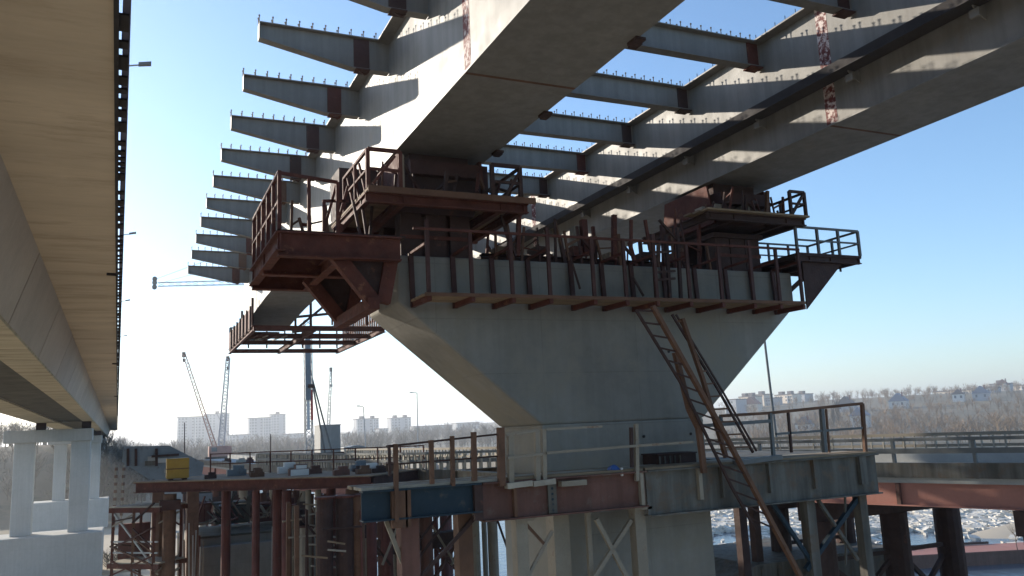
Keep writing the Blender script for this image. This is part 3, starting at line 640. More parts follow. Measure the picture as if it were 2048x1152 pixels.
# ------------------------------------------------------------------ assembly platform hanging at the far end of the girder
hp = thing('hanging_platform', (6.4,42,4.2), 'red brown hanging assembly platform with slatted fence under the far end of the girder', 'platform')
hz = 4.9; hx0 = 4.62; ya, yb = 37.0, 46.8; hx1 = 10.4
for y in (ya, 39.8, 42.6, yb): MB().ibeam((hx0,y,hz),(hx1,y,hz),.22,.12).build('joist', 'rust_steel', hp)
for x in (hx0, 7.2, hx1): MB().ibeam((x,ya-.1,hz-.004),(x,yb+.1,hz-.004),.26,.15).build('edge_beam', 'rust_steel', hp)
for j in range(13):
    if j % 3: MB().box((hx0+.02,ya+.1+j*.62,hz+.004),(hx0+(1.2,1.5,1.3)[j%3],ya+.6+j*.62,hz+.05)).build('plank', 'dark_steel', hp)
MB().box((hx0-.05,ya+.2,hz-.1),(hx0-.02,yb,hz+.85)).build('side_panel', 'rust_steel', hp)
for q in range(7): MB().bar((hx0-.09,ya+.4+q*1.3,hz-.15),(hx0-.09,ya+.4+q*1.3,hz+.9),.07).build('panel_rib', 'dark_steel', hp)
for k in range(4):
    MB().bar((hx0+.35+.42*k,ya+1.2,hz-.3),(hx0+.35+.42*k,ya+6.4,hz+.05),.05).build('stair_rail', 'tan_steel' if k%2 else 'rust_steel', hp)
for j in range(21): MB().box((hx1,ya+.05+j*.41,hz-.25),(hx1+.05,ya+.23+j*.41,hz+1.15)).build('slat', 'rust_steel', hp)
for z in (-.12, .5, 1.1): MB().box((hx1+.055,ya,hz+z),(hx1+.11,yb,hz+z+.12)).build('fence_rail', 'rust_steel', hp)
rail_run(hp, (hx0,yb,hz+.05), (hx1,yb,hz+.05), 6, 1.1, 'dark_steel', w_=.08)
rail_run(hp, (hx0+3.4,ya,hz+.05), (hx1,ya,hz+.05), 3, 1.0, 'rust_steel', w_=.07)
for x in (hx0+.1, 7.3):
    for y in (ya+1.2, 42.2): MB().bar((x,y,hz),(x,y,6.3),.10).build('hanger', 'dark_steel', hp)
for a, c in (((590,660),(668,596)),((606,664),(606,690)),((684,610),(684,650)),((640,598),(702,598)),((592,634),(716,622)),((584,664),(700,650))):
    MB().bar(P(*a,y=45.4), P(*c,y=45.4), .13).build('truss_bar', 'dark_steel', hp)

# tangle of thin site steel on the cap and platforms
tg = thing('scaffold_tangle', (8.6,16,3.6), 'tangle of thin rusty props, rails and timber offcuts along the middle of the cap', 'scaffold')
def stand(t, n, x0, x1, y0, y1, z0, h0, h1, link=.6, mts=('dark_steel','rust_steel','primer','brown_steel')):
    prev = None                                      # props standing on a surface, some tied to the next by a rail
    for q in range(n):
        p = Vector((x0+(x1-x0)*(q+rng.random())/n, rng.uniform(y0,y1), z0)); e_ = p+Vector((rng.uniform(-.16,.16), rng.uniform(-.1,.1), rng.uniform(h0,h1)))
        MB().bar(p, e_, rng.choice((.035,.05,.075))).build('prop', rng.choice(mts), t)
        if prev is not None and rng.random() < link: MB().bar(prev[0].lerp(prev[1], rng.uniform(.4,1)), p.lerp(e_, rng.uniform(.4,1)), rng.choice((.03,.045,.06))).build('rail', rng.choice(mts), t)
        prev = (p, e_)
stand(tg, 20, 6.9, 12.4, 16.05, 16.35, 3.6, .25, 1.0); stand(tg, 12, 7.0, 12.6, 17.2, 18.1, 3.6, .3, 1.3)
for q in range(9):
    x = rng.uniform(6.9,12.6); s_ = rng.uniform(.08,.2); MB().box((x-s_,16.9,3.6),(x+s_,16.9+2*s_,3.6+s_*1.5)).build('offcut', rng.choice(('wood','dark_steel','pale_wood')), tg)
tg2 = thing('platform_tackle', (5.6,15.6,zc), 'jumble of rusty props and rails on the upper platform beside the caged railing', 'tackle')
stand(tg2, 14, ua+.1, uc-.3, 15.3, 15.8, zc+.05, .2, .85); stand(tg2, 8, xl+.4, 4.5, 15.4, 16.4, zf+.175, .3, 1.0)
tg3 = thing('bearing_tackle', (13.6,15.7,zr), 'jumble of red props and rails around the bearing nearer the end platform', 'tackle')
stand(tg3, 14, 12.3, 14.9, 15.35, 15.85, zr+.05, .2, .75); stand(tg3, 7, 11.6, 12.9, 16.05, 16.6, 3.6, .5, 1.5)

# ------------------------------------------------------------------ temporary trestle road curving behind the pier
ZD = -2.0
p1 = P(1760, 951, z=ZD)
def on_line(u, v, k=.30):
    d = P(u, v, y=1.); s_ = (p1.x+k*p1.y)/(d.x+k); return d*s_
q2 = on_line(2048, 948)
far_ = [P(u, v, z=ZD) for u, v in ((880,960),(735,956),(600,948),(500,940),(430,931))]
ctrl = [q2+Vector((8.6,-28.7,0)), q2+Vector((2.9,-9.6,0)), q2, p1, p1+Vector((-2.0,6.7,0))]+far_+[far_[-1]+Vector((-1,14,0)), far_[-1]+Vector((-2,30,0))]
for c in ctrl: c.z = ZD
tp = ctrl
for _ in range(3):                                   # corner cutting gives the smooth curve of the road
    tp = [tp[0]]+[q for a, c in zip(tp, tp[1:]) for q in (a.lerp(c,.25), a.lerp(c,.75))]+[tp[-1]]
def resample(pl, st=1.2):
    out = [pl[0].copy()]; acc = 0.
    for a, c in zip(pl, pl[1:]):
        l = (c-a).length; s_ = st-acc
        while s_ <= l: out.append(a.lerp(c, s_/l)); s_ += st
        acc = (acc+l) % st
    return out
tp = resample(tp)
tr = thing('trestle_bridge', (22,20,-4), 'temporary trestle road with grey guard rails and pink red girders curving behind the pier', 'bridge')
W_ = 6.2
def lat(i):
    t = tp[min(i+1,len(tp)-1)]-tp[max(i-1,0)]; t.normalize(); return Vector((t.y,-t.x,0))
def dirat(i): t = tp[min(i+1,len(tp)-1)]-tp[max(i-1,0)]; return t.normalized()
MB().sweep(tp, [(0,-.22),(W_,-.22),(W_,0),(0,0)]).build('deck', 'kerb_concrete', tr)
MB().sweep(tp, [(-.06,-.05),(.14,-.05),(.14,.40),(-.06,.40)]).build('kerb', 'grey_steel', tr)
MB().sweep(tp, [(W_-.2,-.05),(W_,-.05),(W_,.42),(W_-.2,.42)]).build('kerb', 'kerb_concrete', tr)
seg = 8
for s in range(0, len(tp)-seg-1, seg):
    sp_ = tp[s:s+seg+1]; near = sp_[0].y < 45
    for lx in ((.12, 3.0, W_-.3) if near else (.12, W_-.3)):
        MB().sweep(sp_, [(lx-.012,-.88),(lx+.012,-.88),(lx+.012,-.225),(lx-.012,-.225)]).sweep(sp_, [(lx-.16,-.92),(lx+.16,-.92),(lx+.16,-.88),(lx-.16,-.88)]).build('girder', 'pink_steel', tr)
    for i in ((s, s+4) if near else (s,)):
        p = tp[i]+lat(i)*.12; d = dirat(i)
        a = p-lat(i)*.012-d*.06
        MB().prism([a+Vector((0,0,-.878)), a+d*.12+Vector((0,0,-.878)), a+d*.12-lat(i)*.13+Vector((0,0,-.878)), a-lat(i)*.13+Vector((0,0,-.878))], (0,0,.64)).build('stiffener', 'brick_red_steel', tr)
ri = [i for i in range(0, len(tp)-2, 2)]
nearr = [i for i in ri if tp[i].y < 60]
for i in nearr:
    p = tp[i]+lat(i)*.02
    MB().bar(p+Vector((0,0,-.06)), p+Vector((0,0,1.12)), .11, .09, tuple(dirat(i))).build('rail_post', 'grey_rail', tr)
    q = tp[i]+lat(i)*(W_-.06)
    MB().bar(q, q+Vector((0,0,1.1)), .08, .08, tuple(dirat(i))).build('rail_post', 'tan_steel', tr)
n60 = max(nearr)+1
MB().sweep(tp[:n60], [(-.05,1.06),(.05,1.06),(.05,1.16),(-.05,1.16)]).build('guard_rail', 'grey_rail', tr)
MB().sweep(tp[:n60], [(-.05,.68),(.03,.68),(.03,.84),(-.05,.84)]).build('guard_rail', 'grey_rail', tr)
for z0, z1 in ((1.02,1.14),(.62,.72)): MB().sweep(tp[:n60], [(W_-.1,z0),(W_-.03,z0),(W_-.03,z1),(W_-.1,z1)]).build('guard_rail', 'tan_steel', tr)
bal = MB()
for i in range(0, n60):                              # close picket infill of the far railing
    for f_ in (0,.33,.66):
        p = tp[i].lerp(tp[min(i+1,len(tp)-1)], f_)+lat(i)*(W_-.065)
        q = p-lat(i)*(W_-.10)
        if 26 < q.y < 62: bal.box(q+Vector((-.03,-.17,.40)), q+Vector((.03,.17,1.05)))
        if 20 < p.y < 60: bal.bar(p+Vector((0,0,.4)), p+Vector((0,0,1.04)), .09, .05, tuple(dirat(i)))
bal.build('picket', 'pale_wood', tr, kind='stuff')
# bents: pipe columns with cap beams
def bent(ps, ztop, r, label, capw=.7, mt='dark_steel', brace=True, capmt='dark_steel', ext=.6):
    c0, c1 = Vector(ps[0]), Vector(ps[-1]); d = (c1-c0).normalized()
    t = thing('trestle_bent', ((c0.x+c1.x)/2,(c0.y+c1.y)/2,WZ), label, 'trestle bent')
    MB().bar((c0-d*ext)+Vector((0,0,ztop-.35)), (c1+d*ext)+Vector((0,0,ztop-.35)), capw, .7).build('cap_beam', capmt, t)
    for p in ps: MB().tube((p[0],p[1],WZ-1.5),(p[0],p[1],ztop-.7),r,r,14).build('column', mt, t)
    if brace:
        for a, c in zip(ps, ps[1:]):
            a = Vector(a); c = Vector(c)
            for z0, z1 in ((-5,-7.5),(-7.5,-5),(-5,-5)): MB().bar((a.x,a.y,z0),(c.x,c.y,z1),.14).build('brace', mt, t)
    return t
yb_ = 23.
bx = [P(u, 1060, y=yb_).x for u in (1640,1790,1897)]
bent([(x,yb_,0) for x in bx], ZD-.93, .48, 'bent of thick dark pipe columns under the pink girder beside the lower deck')
bent([(P(u,1060,y=27).x,27,0) for u in (1560,1690)], ZD-.93, .4, 'bent of two dark pipes just behind the ladder foot under the trestle')
bent([(P(u,1000,y=14).x+3,16,0) for u in (2070,2140)], ZD-.93, .48, 'dark pipe bent under the trestle at the picture edge beyond the bare tree')
k = 0
for i in range(0, len(tp), 6):
    p = tp[i]
    if p.y < 27 or p.x > 12.5 or p.y > 120: continue
    l = lat(i); k += 1
    bent([p+l*.8, p+l*3.1, p+l*5.4], ZD-.93, .33 if k % 2 else .28, 'bent of %s pipe piles under the trestle, %s one behind the blue beam' % (('reddish','grey brown')[k%2], ('first','second','third','fourth','fifth','sixth','seventh','eighth','ninth','tenth','eleventh','twelfth','next','next','next')[min(k-1,14)]), mt=('red_pile','brick_red_steel','tan_steel')[k%3], capmt='dark_steel', ext=.4)

# ------------------------------------------------------------------ brown loading deck on pipe columns, left of the trestle
A = P(272, 966, z=-1.6); B = P(742, 953, z=-1.6); A.z = B.z = 0
dd = (B-A).normalized(); nn = Vector((-dd.y, dd.x, 0));  nn = nn if nn.y > 0 else -nn
ldk = thing('loading_deck', ((A+B)/2+Vector((0,0,WZ))), 'brown steel loading deck on one thick pipe column and thin posts, carrying the yellow box', 'deck')
Z_ = Vector((0,0,1))
MB().ibeam(A+Z_*-1.6, B+Z_*-1.6, .42, .3).build('front_beam', 'rust_steel', ldk); MB().ibeam(A+nn*5+Z_*-1.6, B+nn*5+Z_*-1.6, .5, .3).build('rear_beam', 'brown_steel', ldk)
for i in range(9):
    p = A.lerp(B, i/8); MB().ibeam(p+nn*.16+Z_*-1.605, p+nn*4.85+Z_*-1.605, .4, .2).build('cross_beam', 'dark_steel', ldk)
for j in range(14):
    a = A+nn*(.02+j*.36)+Z_*-1.575; c = B+nn*(.02+j*.36)+Z_*-1.575; MB().bar(a, c, .34, .045).build('plank', 'wood', ldk)
for f_, r, mt in ((.16,.27,'brown_steel'),(.50,.16,'red_pile'),(.63,.2,'red_pile'),(.72,.12,'tan_steel'),(.76,.12,'tan_steel'),(.90,.3,'brown_steel'),(.97,.2,'red_pile')):
    p = A.lerp(B, f_)+nn*(.0 if f_ < .3 else .6); MB().tube(p+Z_*(WZ), p+Z_*-2.1, r, r, 14).build('column', mt, ldk)
for f_ in (.1,.35,.6,.85):
    p = A.lerp(B, f_)+nn*4.6; MB().tube(p+Z_*WZ, p+Z_*-2.1, .22, .22, 12).build('column', 'red_pile', ldk)
p = A.lerp(B,.16)
MB().box((p.x-.42,p.y-.42,-2.75),(p.x+.42,p.y+.42,-2.35)).build('clamp', 'primer', ldk)
# lower scaffold stage hung beside the thick column
sc = thing('scaffold_stage', A.lerp(B,.02)+Z_*WZ, 'rusty two-storey scaffold stage beside the thick brown pipe column', 'scaffold')
q0 = A+dd*-.6-nn*.6; 
for i in range(3):
    for j in range(2):
        p = q0+dd*(i*1.1)+nn*(j*1.6); MB().bar(p+Z_*WZ, p+Z_*-2.6, .12).build('post', 'rust_steel' if i != 1 else 'brown_steel', sc)
for z in (-2.7,-5.0,-6.2):
    for j in range(2): MB().bar(q0+nn*(j*1.6)+dd*-.2+Z_*z, q0+nn*(j*1.6)+dd*2.5+Z_*z, .12, .2).build('ledger', 'rust_steel', sc)
    for j in range(5): MB().bar(q0+nn*(.1+j*.33)+dd*-.2+Z_*(z+.13), q0+nn*(.1+j*.33)+dd*2.5+Z_*(z+.13), .3, .05).build('plank', 'pale_wood', sc)
MB().bar(q0+Z_*-2.8, q0+dd*2.2+Z_*-5, .07).build('brace', 'steel_light', sc)
MB().bar(q0+dd*1.1+Z_*-5, q0+dd*2.2+Z_*-8, .07).build('brace', 'steel_light', sc)
for z in (-4.0,-4.45): MB().bar(q0+dd*-.1+Z_*z, q0+dd*2.4+Z_*z, .06).build('rail', 'steel_light', sc)
MB().box((q0.x+.2,q0.y+1.2,-4.9),(q0.x+1.5,q0.y+1.6,-3.4)).build('sheet', 'red_pile', sc)
# timber and rubble stage with concrete block behind
ft = thing('concrete_footing', (9,60,WZ), 'grey concrete footing of the next pier behind the loading deck columns', 'footing')
def slabpx(u0, u1, v0, v1, y, dep, mt, name, parent):
    a = P(u0, v1, y=y); c = P(u1, v0, y=y); return MB().box((a.x,y,a.z),(c.x,y+dep,c.z)).build(name, mt, parent, bevel=.05)
slabpx(395,562,1080,1460,52,7,'pier_concrete','block',ft); slabpx(385,640,1052,1079,52.5,6,'mossy_shade_concrete','ledge',ft)
MB().box((P(395,1080,y=52).x-.4,52.6,WZ),(P(640,1080,y=52).x,58.4,P(395,1080,y=52).z-.01)).build('block', 'pier_concrete', ft)
rw = thing('steel_skip', P(400,1050,y=54), 'rust red steel skip standing on the concrete footing', 'skip')
a = P(378,1052,y=54); c = P(425,1008,y=54)
MB().prism([(a.x,54,a.z),(c.x-.2,54,a.z),(c.x,54,c.z),(a.x-.2,54,c.z)], (0,1.6,0)).build('body', 'brick_red_steel', rw)
for i in range(4): MB().box((a.x+.1+.35*i,53.93,a.z+.05),(a.x+.18+.35*i,53.998,c.z)).build('rib', 'rust_steel', rw)
MB().box((a.x-.25,53.9,c.z+.002),(c.x+.05,55.7,c.z+.08)).build('rim', 'rust_steel', rw)
for i, (u0,u1,v0,v1,mt) in enumerate(((375,425,985,1008,'kerb_concrete'),(430,500,1010,1050,'mossy_shade_concrete'),(505,545,1012,1045,'rust_steel'))):
    t = thing('site_block', P(u0,v1,y=56), ['pale concrete block stacked behind the rust red skip','dark mossy heap of rubble beside the rust red skip','rusty steel drum box on the footing'][i], 'block')
    slabpx(u0,u1,v0,v1,56,1.5,mt,'body',t); a = P(u0,v0,y=56); c = P(u1,v0,y=56); MB().box((a.x-.05,55.95,a.z+.003),(c.x+.05,57.5,a.z+.1)).build('lid', mt, t)
# pile clusters between loading deck and pier
for i in range(22):
    u = 565+i*20+rng.uniform(-7,7); y = rng.uniform(33,50); p = P(u, 1000, y=y)
    if abs(p.x-10) < 2.6 and p.y < 20: continue
    t = thing('pipe_pile', (p.x,y,WZ), 'tall pipe pile in the cluster under the trestle between loading deck and pier', 'pile', 'pipe piles clustered under the trestle')
    r = rng.choice((.14,.2,.26,.3)); zt_ = rng.uniform(-3.6,-3.15)
    MB().tube((p.x,y,WZ),(p.x,y,zt_),r,r,12).build('shaft', rng.choice(('red_pile','red_pile','tan_steel','brown_steel','brick_red_steel')), t)
    MB().tube((p.x,y,zt_),(p.x,y,zt_+.05),r*1.3,r*1.3,12).build('cap_plate', 'rust_steel', t)
t = thing('pile_bracing', (8,36,WZ), 'dark diagonal bracing bars between the pipe piles under the trestle', 'bracing')
for i in range(12):
    u = 590+i*36; y = rng.uniform(34,40); MB().bar(P(u,1010+rng.uniform(0,20),y=y), P(u+rng.choice((-1,1))*rng.uniform(40,90),1130,y=y), .09).build('brace', rng.choice(('dark_steel','tan_steel')), t)
# ------------------------------------------------------------------ things on the trestle and loading deck
yc = A.lerp(B,.135)+nn*.75
t = thing('yellow_box', yc+Z_*-1.55, 'yellow steel machine box on the brown loading deck', 'machine box')
MB().box((yc.x-.46,yc.y-.45,-1.48),(yc.x+.46,yc.y+.45,-.62)).build('body', 'yellow_paint', t, bevel=.03); MB().box((yc.x-.48,yc.y-.47,-1.08),(yc.x+.48,yc.y+.47,-1.05)).build('band', 'brown_steel', t)
for sx in (-.28,.28): MB().box((yc.x+sx-.1,yc.y-.4,-1.55),(yc.x+sx+.1,yc.y+.4,-1.482)).build('skid', 'dark_steel', t)
MB().box((yc.x-.38,yc.y-.48,-1.02),(yc.x+.05,yc.y-.452,-.66)).build('hatch', 'yellow_paint', t)
def slate(u0,u1,v0,v1,vr,ub,y,label):
    t = thing('girder_segment', P((u0+u1)/2,v1,y=y), label, 'girder segment')
    pts = [P(u0,v0,y=y),P(u1-70,v0-2,y=y),P(u1,vr,y=y),P(u1-6,v1,y=y),P(ub,v1+4,y=y),P(u0-4,v1-38,y=y)]
    MB().prism(pts, (0,1.8,0)).build('web', 'slate_steel', t)
    for uu in (ub+8, u1-20):
        q_ = P(uu,v1,y=y); MB().box((q_.x-.3,y+.3,WZ),(q_.x+.3,y+1.5,q_.z-.02)).build('support_leg', 'brown_steel', t)
    for uu in (u0+8, u0+24, u1-95): MB().bar(P(uu,v0+4,y=y-.06), P(uu,v1-30,y=y-.06), .14, .1).build('stiffener', 'dark_steel', t)
    for q in range(5):
        a = P(u0+50+q*12+rng.uniform(-5,5), v0+24+rng.uniform(-10,25), y=y-.05); MB().box((a.x-.25,y-.1,a.z-.14),(a.x+.25,y-.002,a.z+.1)).build('fitting', rng.choice(('steel_light','grey_steel','container_grey')), t)
    MB().bar(P(u0+55,v0+20,y=y-.12), P(u0+110,v0+16,y=y-.12), .12).build('lifting_bar', 'dark_steel', t)
slate(248,408,893,962,926,310,50,'slate blue steel girder segment with sloped end behind the yellow box')
cy = 66
a = P(641,906,y=cy); c = P(681,850,y=cy)
t = thing('site_container', a-Vector((0,0,.5)), 'plain grey site container standing on the trestle beside the pile driver', 'container')
MB().box((a.x,cy,a.z),(c.x,cy+2.4,c.z)).build('body', 'container_grey', t, bevel=.03)
for i in range(9): MB().box((a.x+.06+i*.17,cy-.03,a.z+.1),(a.x+.13+i*.17,cy-.002,c.z-.12)).build('rib', 'container_grey', t)
MB().box((a.x-.03,cy-.04,c.z+.002),(c.x+.03,cy+2.44,c.z+.07)).build('roof', 'container_grey', t)
for x in (a.x+.35, c.x-.35):
    for dy in (.3, 2.0): MB().tube((x-.12,cy+dy,a.z-.26),(x+.12,cy+dy,a.z-.26),.3,.3,12).build('wheel', 'rubber', t)
MB().box((a.x-.2,cy+.1,a.z-.22),(c.x+.5,cy+2.3,a.z-.002)).build('chassis', 'dark_steel', t)
t = thing('small_truck', P(712,912,y=70), 'small truck with white cab marks parked beside the grey container', 'truck')
a = P(688,912,y=70); c = P(730,890,y=70)
MB().prism([(a.x,70,a.z+.3),(c.x,70,a.z+.3),(c.x,70,a.z+.7),(c.x-.5,70,c.z),(a.x+.8,70,c.z),(a.x+.6,70,a.z+.75),(a.x,70,a.z+.7)], (0,1.7,0)).build('body', 'container_grey', t, bevel=.04)
MB().prism([(c.x-.9,69.98,a.z+.72),(c.x-.12,69.98,a.z+.72),(c.x-.5,69.98,c.z-.06),(c.x-.9,69.98,c.z-.06)], (0,.015,0)).build('side_window', 'glass', t)
for x in (a.x+.35, c.x-.4): MB().tube((x,69.95,a.z+.28),(x,70.2,a.z+.28),.28,.28,12).build('wheel', 'rubber', t)
MB().box((a.x+.05,69.96,a.z+.4),(a.x+.5,69.998,a.z+.6)).build('white_mark', 'white_paint', t)
# pile driver mast
zs = min(P(606,922,y=62).z, P(641,906,y=66).z-.56, P(688,912,y=70).z)
t = thing('pile_driver', P(617,920,y=62), 'tall pile driver mast with red and white leader and stay bars on the trestle', 'pile driver')
MB().box(tuple(P(606,922,y=62)), tuple(P(634,908,y=62)+Vector((0,2,0)))).build('base', 'brick_red_steel', t)
lattice(MB(), P(618,910,y=62), P(615,640,y=62), .5, 22, .035).build('mast', 'steel_light', t)
MB().bar(P(616,800,y=61.6), P(614,660,y=61.6), .38, .3).build('hammer', 'slate_steel', t)
MB().bar(P(624,840,y=61.7), P(623,780,y=61.7), .14).build('leader', 'red_paint', t); MB().bar(P(617,860,y=61.7), P(616,775,y=61.7), .2).build('leader', 'white_paint', t)
for u in (650,664): MB().bar(P(620,740,y=62.2), P(u,905,y=63), .09).build('stay', 'grey_rail', t)
MB().tube(P(622,772,y=61.4)-Vector((.2,0,0)), P(622,772,y=61.4)+Vector((.25,0,0)), .14, .14, 8).build('pulley', 'dark_steel', t)
sdk = thing('storage_deck', (15.5,66,WZ), 'wide timber storage deck on piles carrying the pile driver and grey container', 'deck')
for i in range(15): MB().box((11,59.5+i*1.0,zs-.08),(22.5,60.46+i*1.0,zs-.002)).build('plank', 'wood', sdk)
for y in (60,64.5,69,73.8): MB().ibeam((10.9,y,zs-.085),(22.6,y,zs-.085),.5,.25).build('joist', 'brown_steel', sdk)
for x in (12,17,21.5):
    for y in (60,69): MB().tube((x,y,WZ),(x,y,zs-.58),.25,.25,12).build('column', 'red_pile', sdk)
# cranes beyond
def crane(label, foot, tip, y, w_, mt, n=26, hookdrop=3., body='crane_red', mast=None):
    f_ = P(*foot, y=y); tpn = P(*tip, y=y); t = thing('lattice_crane', f_-Vector((0,0,1.6)), label, 'crane')
    lattice(MB(), f_, tpn, w_, n, w_*.085, w_*.6).build('boom', mt, t)
    MB().box((f_.x-1.5,y-1.2,f_.z-1.2),(f_.x+2.2,y+1.2,f_.z+1.0)).build('cab', body, t, bevel=.1)
    MB().box((f_.x-3,y-2.6,WZ-1),(f_.x+3,y+2.6,f_.z-2.003)).build('base_platform', 'slate_steel', t)
    MB().box((f_.x-1.0,y-1.24,f_.z-.1),(f_.x+.1,y-1.205,f_.z+.8)).build('cab_window', 'glass', t)
    for s in (-1.2,.9): MB().box((f_.x-2.2,y+s-.3,f_.z-2),(f_.x+2.4,y+s+.3,f_.z-1.203)).build('track', 'rubber', t)
    MB().tube(tpn, tpn-Vector((0,0,hookdrop)), .06, .06, 5).build('hoist_rope', 'grey_rail', t)
    h = tpn-Vector((0,0,hookdrop)); MB().box((h.x-.25,y-.2,h.z-.7),(h.x+.25,y+.2,h.z)).build('hook_block', 'dark_steel', t)
    MB().bar(tpn, f_+Vector((2.5,0,3.2)), .06).build('pendant', 'grey_rail', t)
    MB().box((tpn.x-.4,y-.3,tpn.z-.7),(tpn.x+.3,y+.3,tpn.z+.4)).build('boom_head', 'dark_steel', t); return t
crane('thin pink crane boom leaning away from its twin toward the old bridge', (432,902), (368,708), 190, .85, 'crane_red', hookdrop=1.)
crane('pale lattice crane boom standing nearly upright with a dark head', (441,902), (456,716), 195, 1.3, 'crane_blue', hookdrop=2.)
crane('very thin pale crane boom just past the grey container', (655,892), (662,738), 220, .8, 'steel_light', hookdrop=4.)
bc = thing('lattice_crane', P(1150,950,y=120), 'big lattice crane whose boom tip reaches out beyond the bracket tips', 'crane')
lattice(MB(), P(1150,548,y=120), P(316,569,y=120), 1.0, 60, .03, .5).build('boom', 'crane_blue', bc)
MB().bar(P(312,558,y=120), P(470,500,y=120), .05).build('pendant', 'crane_blue', bc); MB().bar(P(322,566,y=120), P(470,525,y=120), .04).build('pendant', 'crane_blue', bc)
a = P(314,567,y=120); 
for dz in (-.5,.1,.6): MB().tube(a+Vector((-.3,-.3,dz)), a+Vector((-.3,.3,dz)), .32, .32, 10).build('sheave', 'grey_rail', bc)
lattice(MB(), (P(1150,950,y=120).x,120,WZ), P(1150,540,y=120), 2.2, 20, .1).build('mast', 'crane_blue', bc)
MB().box(tuple(P(1110,960,y=118)), tuple(P(1190,925,y=122))).build('base', 'crane_blue', bc)
# lamp poles
def pole(label, foot, top, y, r=.09, arm=None, mt='steel_light'):
    t = thing('lamp_pole', P(*foot, y=y), label, 'lamp pole')
    f_ = P(*foot,y=y); e_ = P(*top,y=y); f2 = f_+(f_-e_).normalized()*max(0., (f_.z-hgt(f_.x,y))) if y > 70 or y == 40 else f_
    MB().tube(f2, e_, r, r*.6, 8).build('pole', mt, t)
    if arm:
        MB().bar(P(*top,y=y), P(*arm,y=y), r*.9).build('arm', mt, t); e = P(*arm,y=y); MB().box((e.x-.35,y-.15,e.z-.08),(e.x+.1,y+.15,e.z+.08)).build('lamp_head', mt, t)
pole('tall thin steel pole seen through the lower deck railing beside the pier', (1556,905), (1523,630), 40, .11, mt='grey_rail')
pole('far lamp pole with short arm between cranes and pier', (836,900), (834,786), 130, .12, (823,785)); pole('far lamp pole with short arm next to the tower blocks', (732,915), (727,814), 120, .11, (718,812))
pole('slim post on the trestle before the bare trees', (541,925), (541,868), 75, .07, mt='dark_steel'); pole('dark signal post above the slate girder segment', (369,895), (369,845), 90, .07, mt='dark_steel')
# deck clutter along the far trestle
CN = {'pale_wood':'pale timber','brick_red_steel':'reddish steel','white_paint':'white wrapped','slate_steel':'blue grey steel','dark_steel':'dark steel','brown_steel':'brown steel'}
for i in range(34):
    k_ = rng.choice([q for q in range(len(tp)) if 40 < tp[q].y < 82]); p = tp[k_]+lat(k_)*rng.uniform(.5,5.6); s = rng.uniform(.1,.28); mt_ = rng.choice(list(CN))
    put('site_material', MB().box((-s*1.6,-s,0),(s*1.6,s,s*1.4)).box((-s*.7,-s*.8,s*1.4),(s*1.2,s*.7,s*2.1)).mesh('site_material', mt_), None, p, label='small %s bundle lying along the far trestle deck' % CN[mt_], cat='material', group='material bundles on the far trestle')
# scaffold bay with mixed bars under the loading deck
sb = thing('scaffold_bay', P(640,1150,y=34), 'tangled dark scaffold bay of poles and planks between loading deck and blue beam', 'scaffold')
for i in range(16):
    y = rng.uniform(30.5,35); u = 570+i*10.5+rng.uniform(-6,6); a = P(u,1000+rng.uniform(0,25),y=y); MB().bar((a.x,y,WZ),(a.x+rng.uniform(-.15,.15),y,a.z),rng.choice((.06,.09,.14))).build('pole', rng.choice(('dark_steel','brown_steel','tan_steel','red_pile')), sb)
for i in range(14):
    y = rng.uniform(30,35); v = 1005+rng.uniform(0,130); u = 560+rng.uniform(0,110); MB().bar(P(u,v,y=y), P(u+rng.uniform(30,80),v+rng.uniform(-8,6),y=y), rng.choice((.05,.08,.14)), .06).build('ledger', rng.choice(('dark_steel','wood','pale_wood','tan_steel')), sb)
for u, r in ((650,.30),(690,.34),(716,.26)):
    p = P(u,1060,y=31); t = thing('timber_pile', (p.x,31,WZ), {650:'thick dark timber pile at the deck end behind the blue beam',690:'thickest dark pile close behind the blue beam end',716:'dark pile touching the end of the blue beam'}[u], 'pile')
    MB().tube((p.x,31,WZ),(p.x,31,-2.2),r,r*.95,14).build('shaft', 'dark_steel' if u != 716 else 'brown_steel', t); MB().tube((p.x,31,-2.2),(p.x,31,-2.12),r*1.25,r*1.25,14).build('collar', 'rust_steel', t)

# debris and rebar on the footing and round the scaffold
zL = P(385,1052,y=52.5).z; xa, xb = P(390,1052,y=53).x, P(600,1052,y=53).x
db = thing('debris_heap', (xa+2,54,zL), 'heap of scrap bars, boards and rebar on the concrete footing behind the loading deck', 'debris')
for q in range(60):
    p = Vector((rng.uniform(xa,xb), rng.uniform(52.7,56), zL+.03)); MB().bar(p, p+Vector((rng.uniform(-1,1), rng.uniform(-.5,.5), rng.uniform(.05,1.5)**1.3)), rng.choice((.05,.08,.14,.24)), .07).build('bar', rng.choice(('dark_steel','rust_steel','wood','pale_wood','mossy_shade_concrete','brick_red_steel')), db)
rb_ = thing('rebar_cage', (P(410,1150,y=48).x,48,WZ), 'pale rebar and pipe bundle standing in front of the concrete footing', 'rebar')
for q in range(26):
    u = 365+q*2.6 if q < 14 else 545+(q-14)*4; y = rng.uniform(46,49); e_ = P(u+rng.uniform(-10,14),1040+rng.uniform(0,60),y=y); MB().bar((e_.x+rng.uniform(-.3,.3),y,WZ), e_, rng.choice((.05,.07,.1))).build('bar', rng.choice(('tan_steel','brown_steel','rust_steel','kerb_concrete')), rb_)
sc2 = thing('scaffold_tangle', q0+Z_*WZ, 'tangle of rusty rails tied between the posts of the two-storey scaffold stage', 'scaffold')
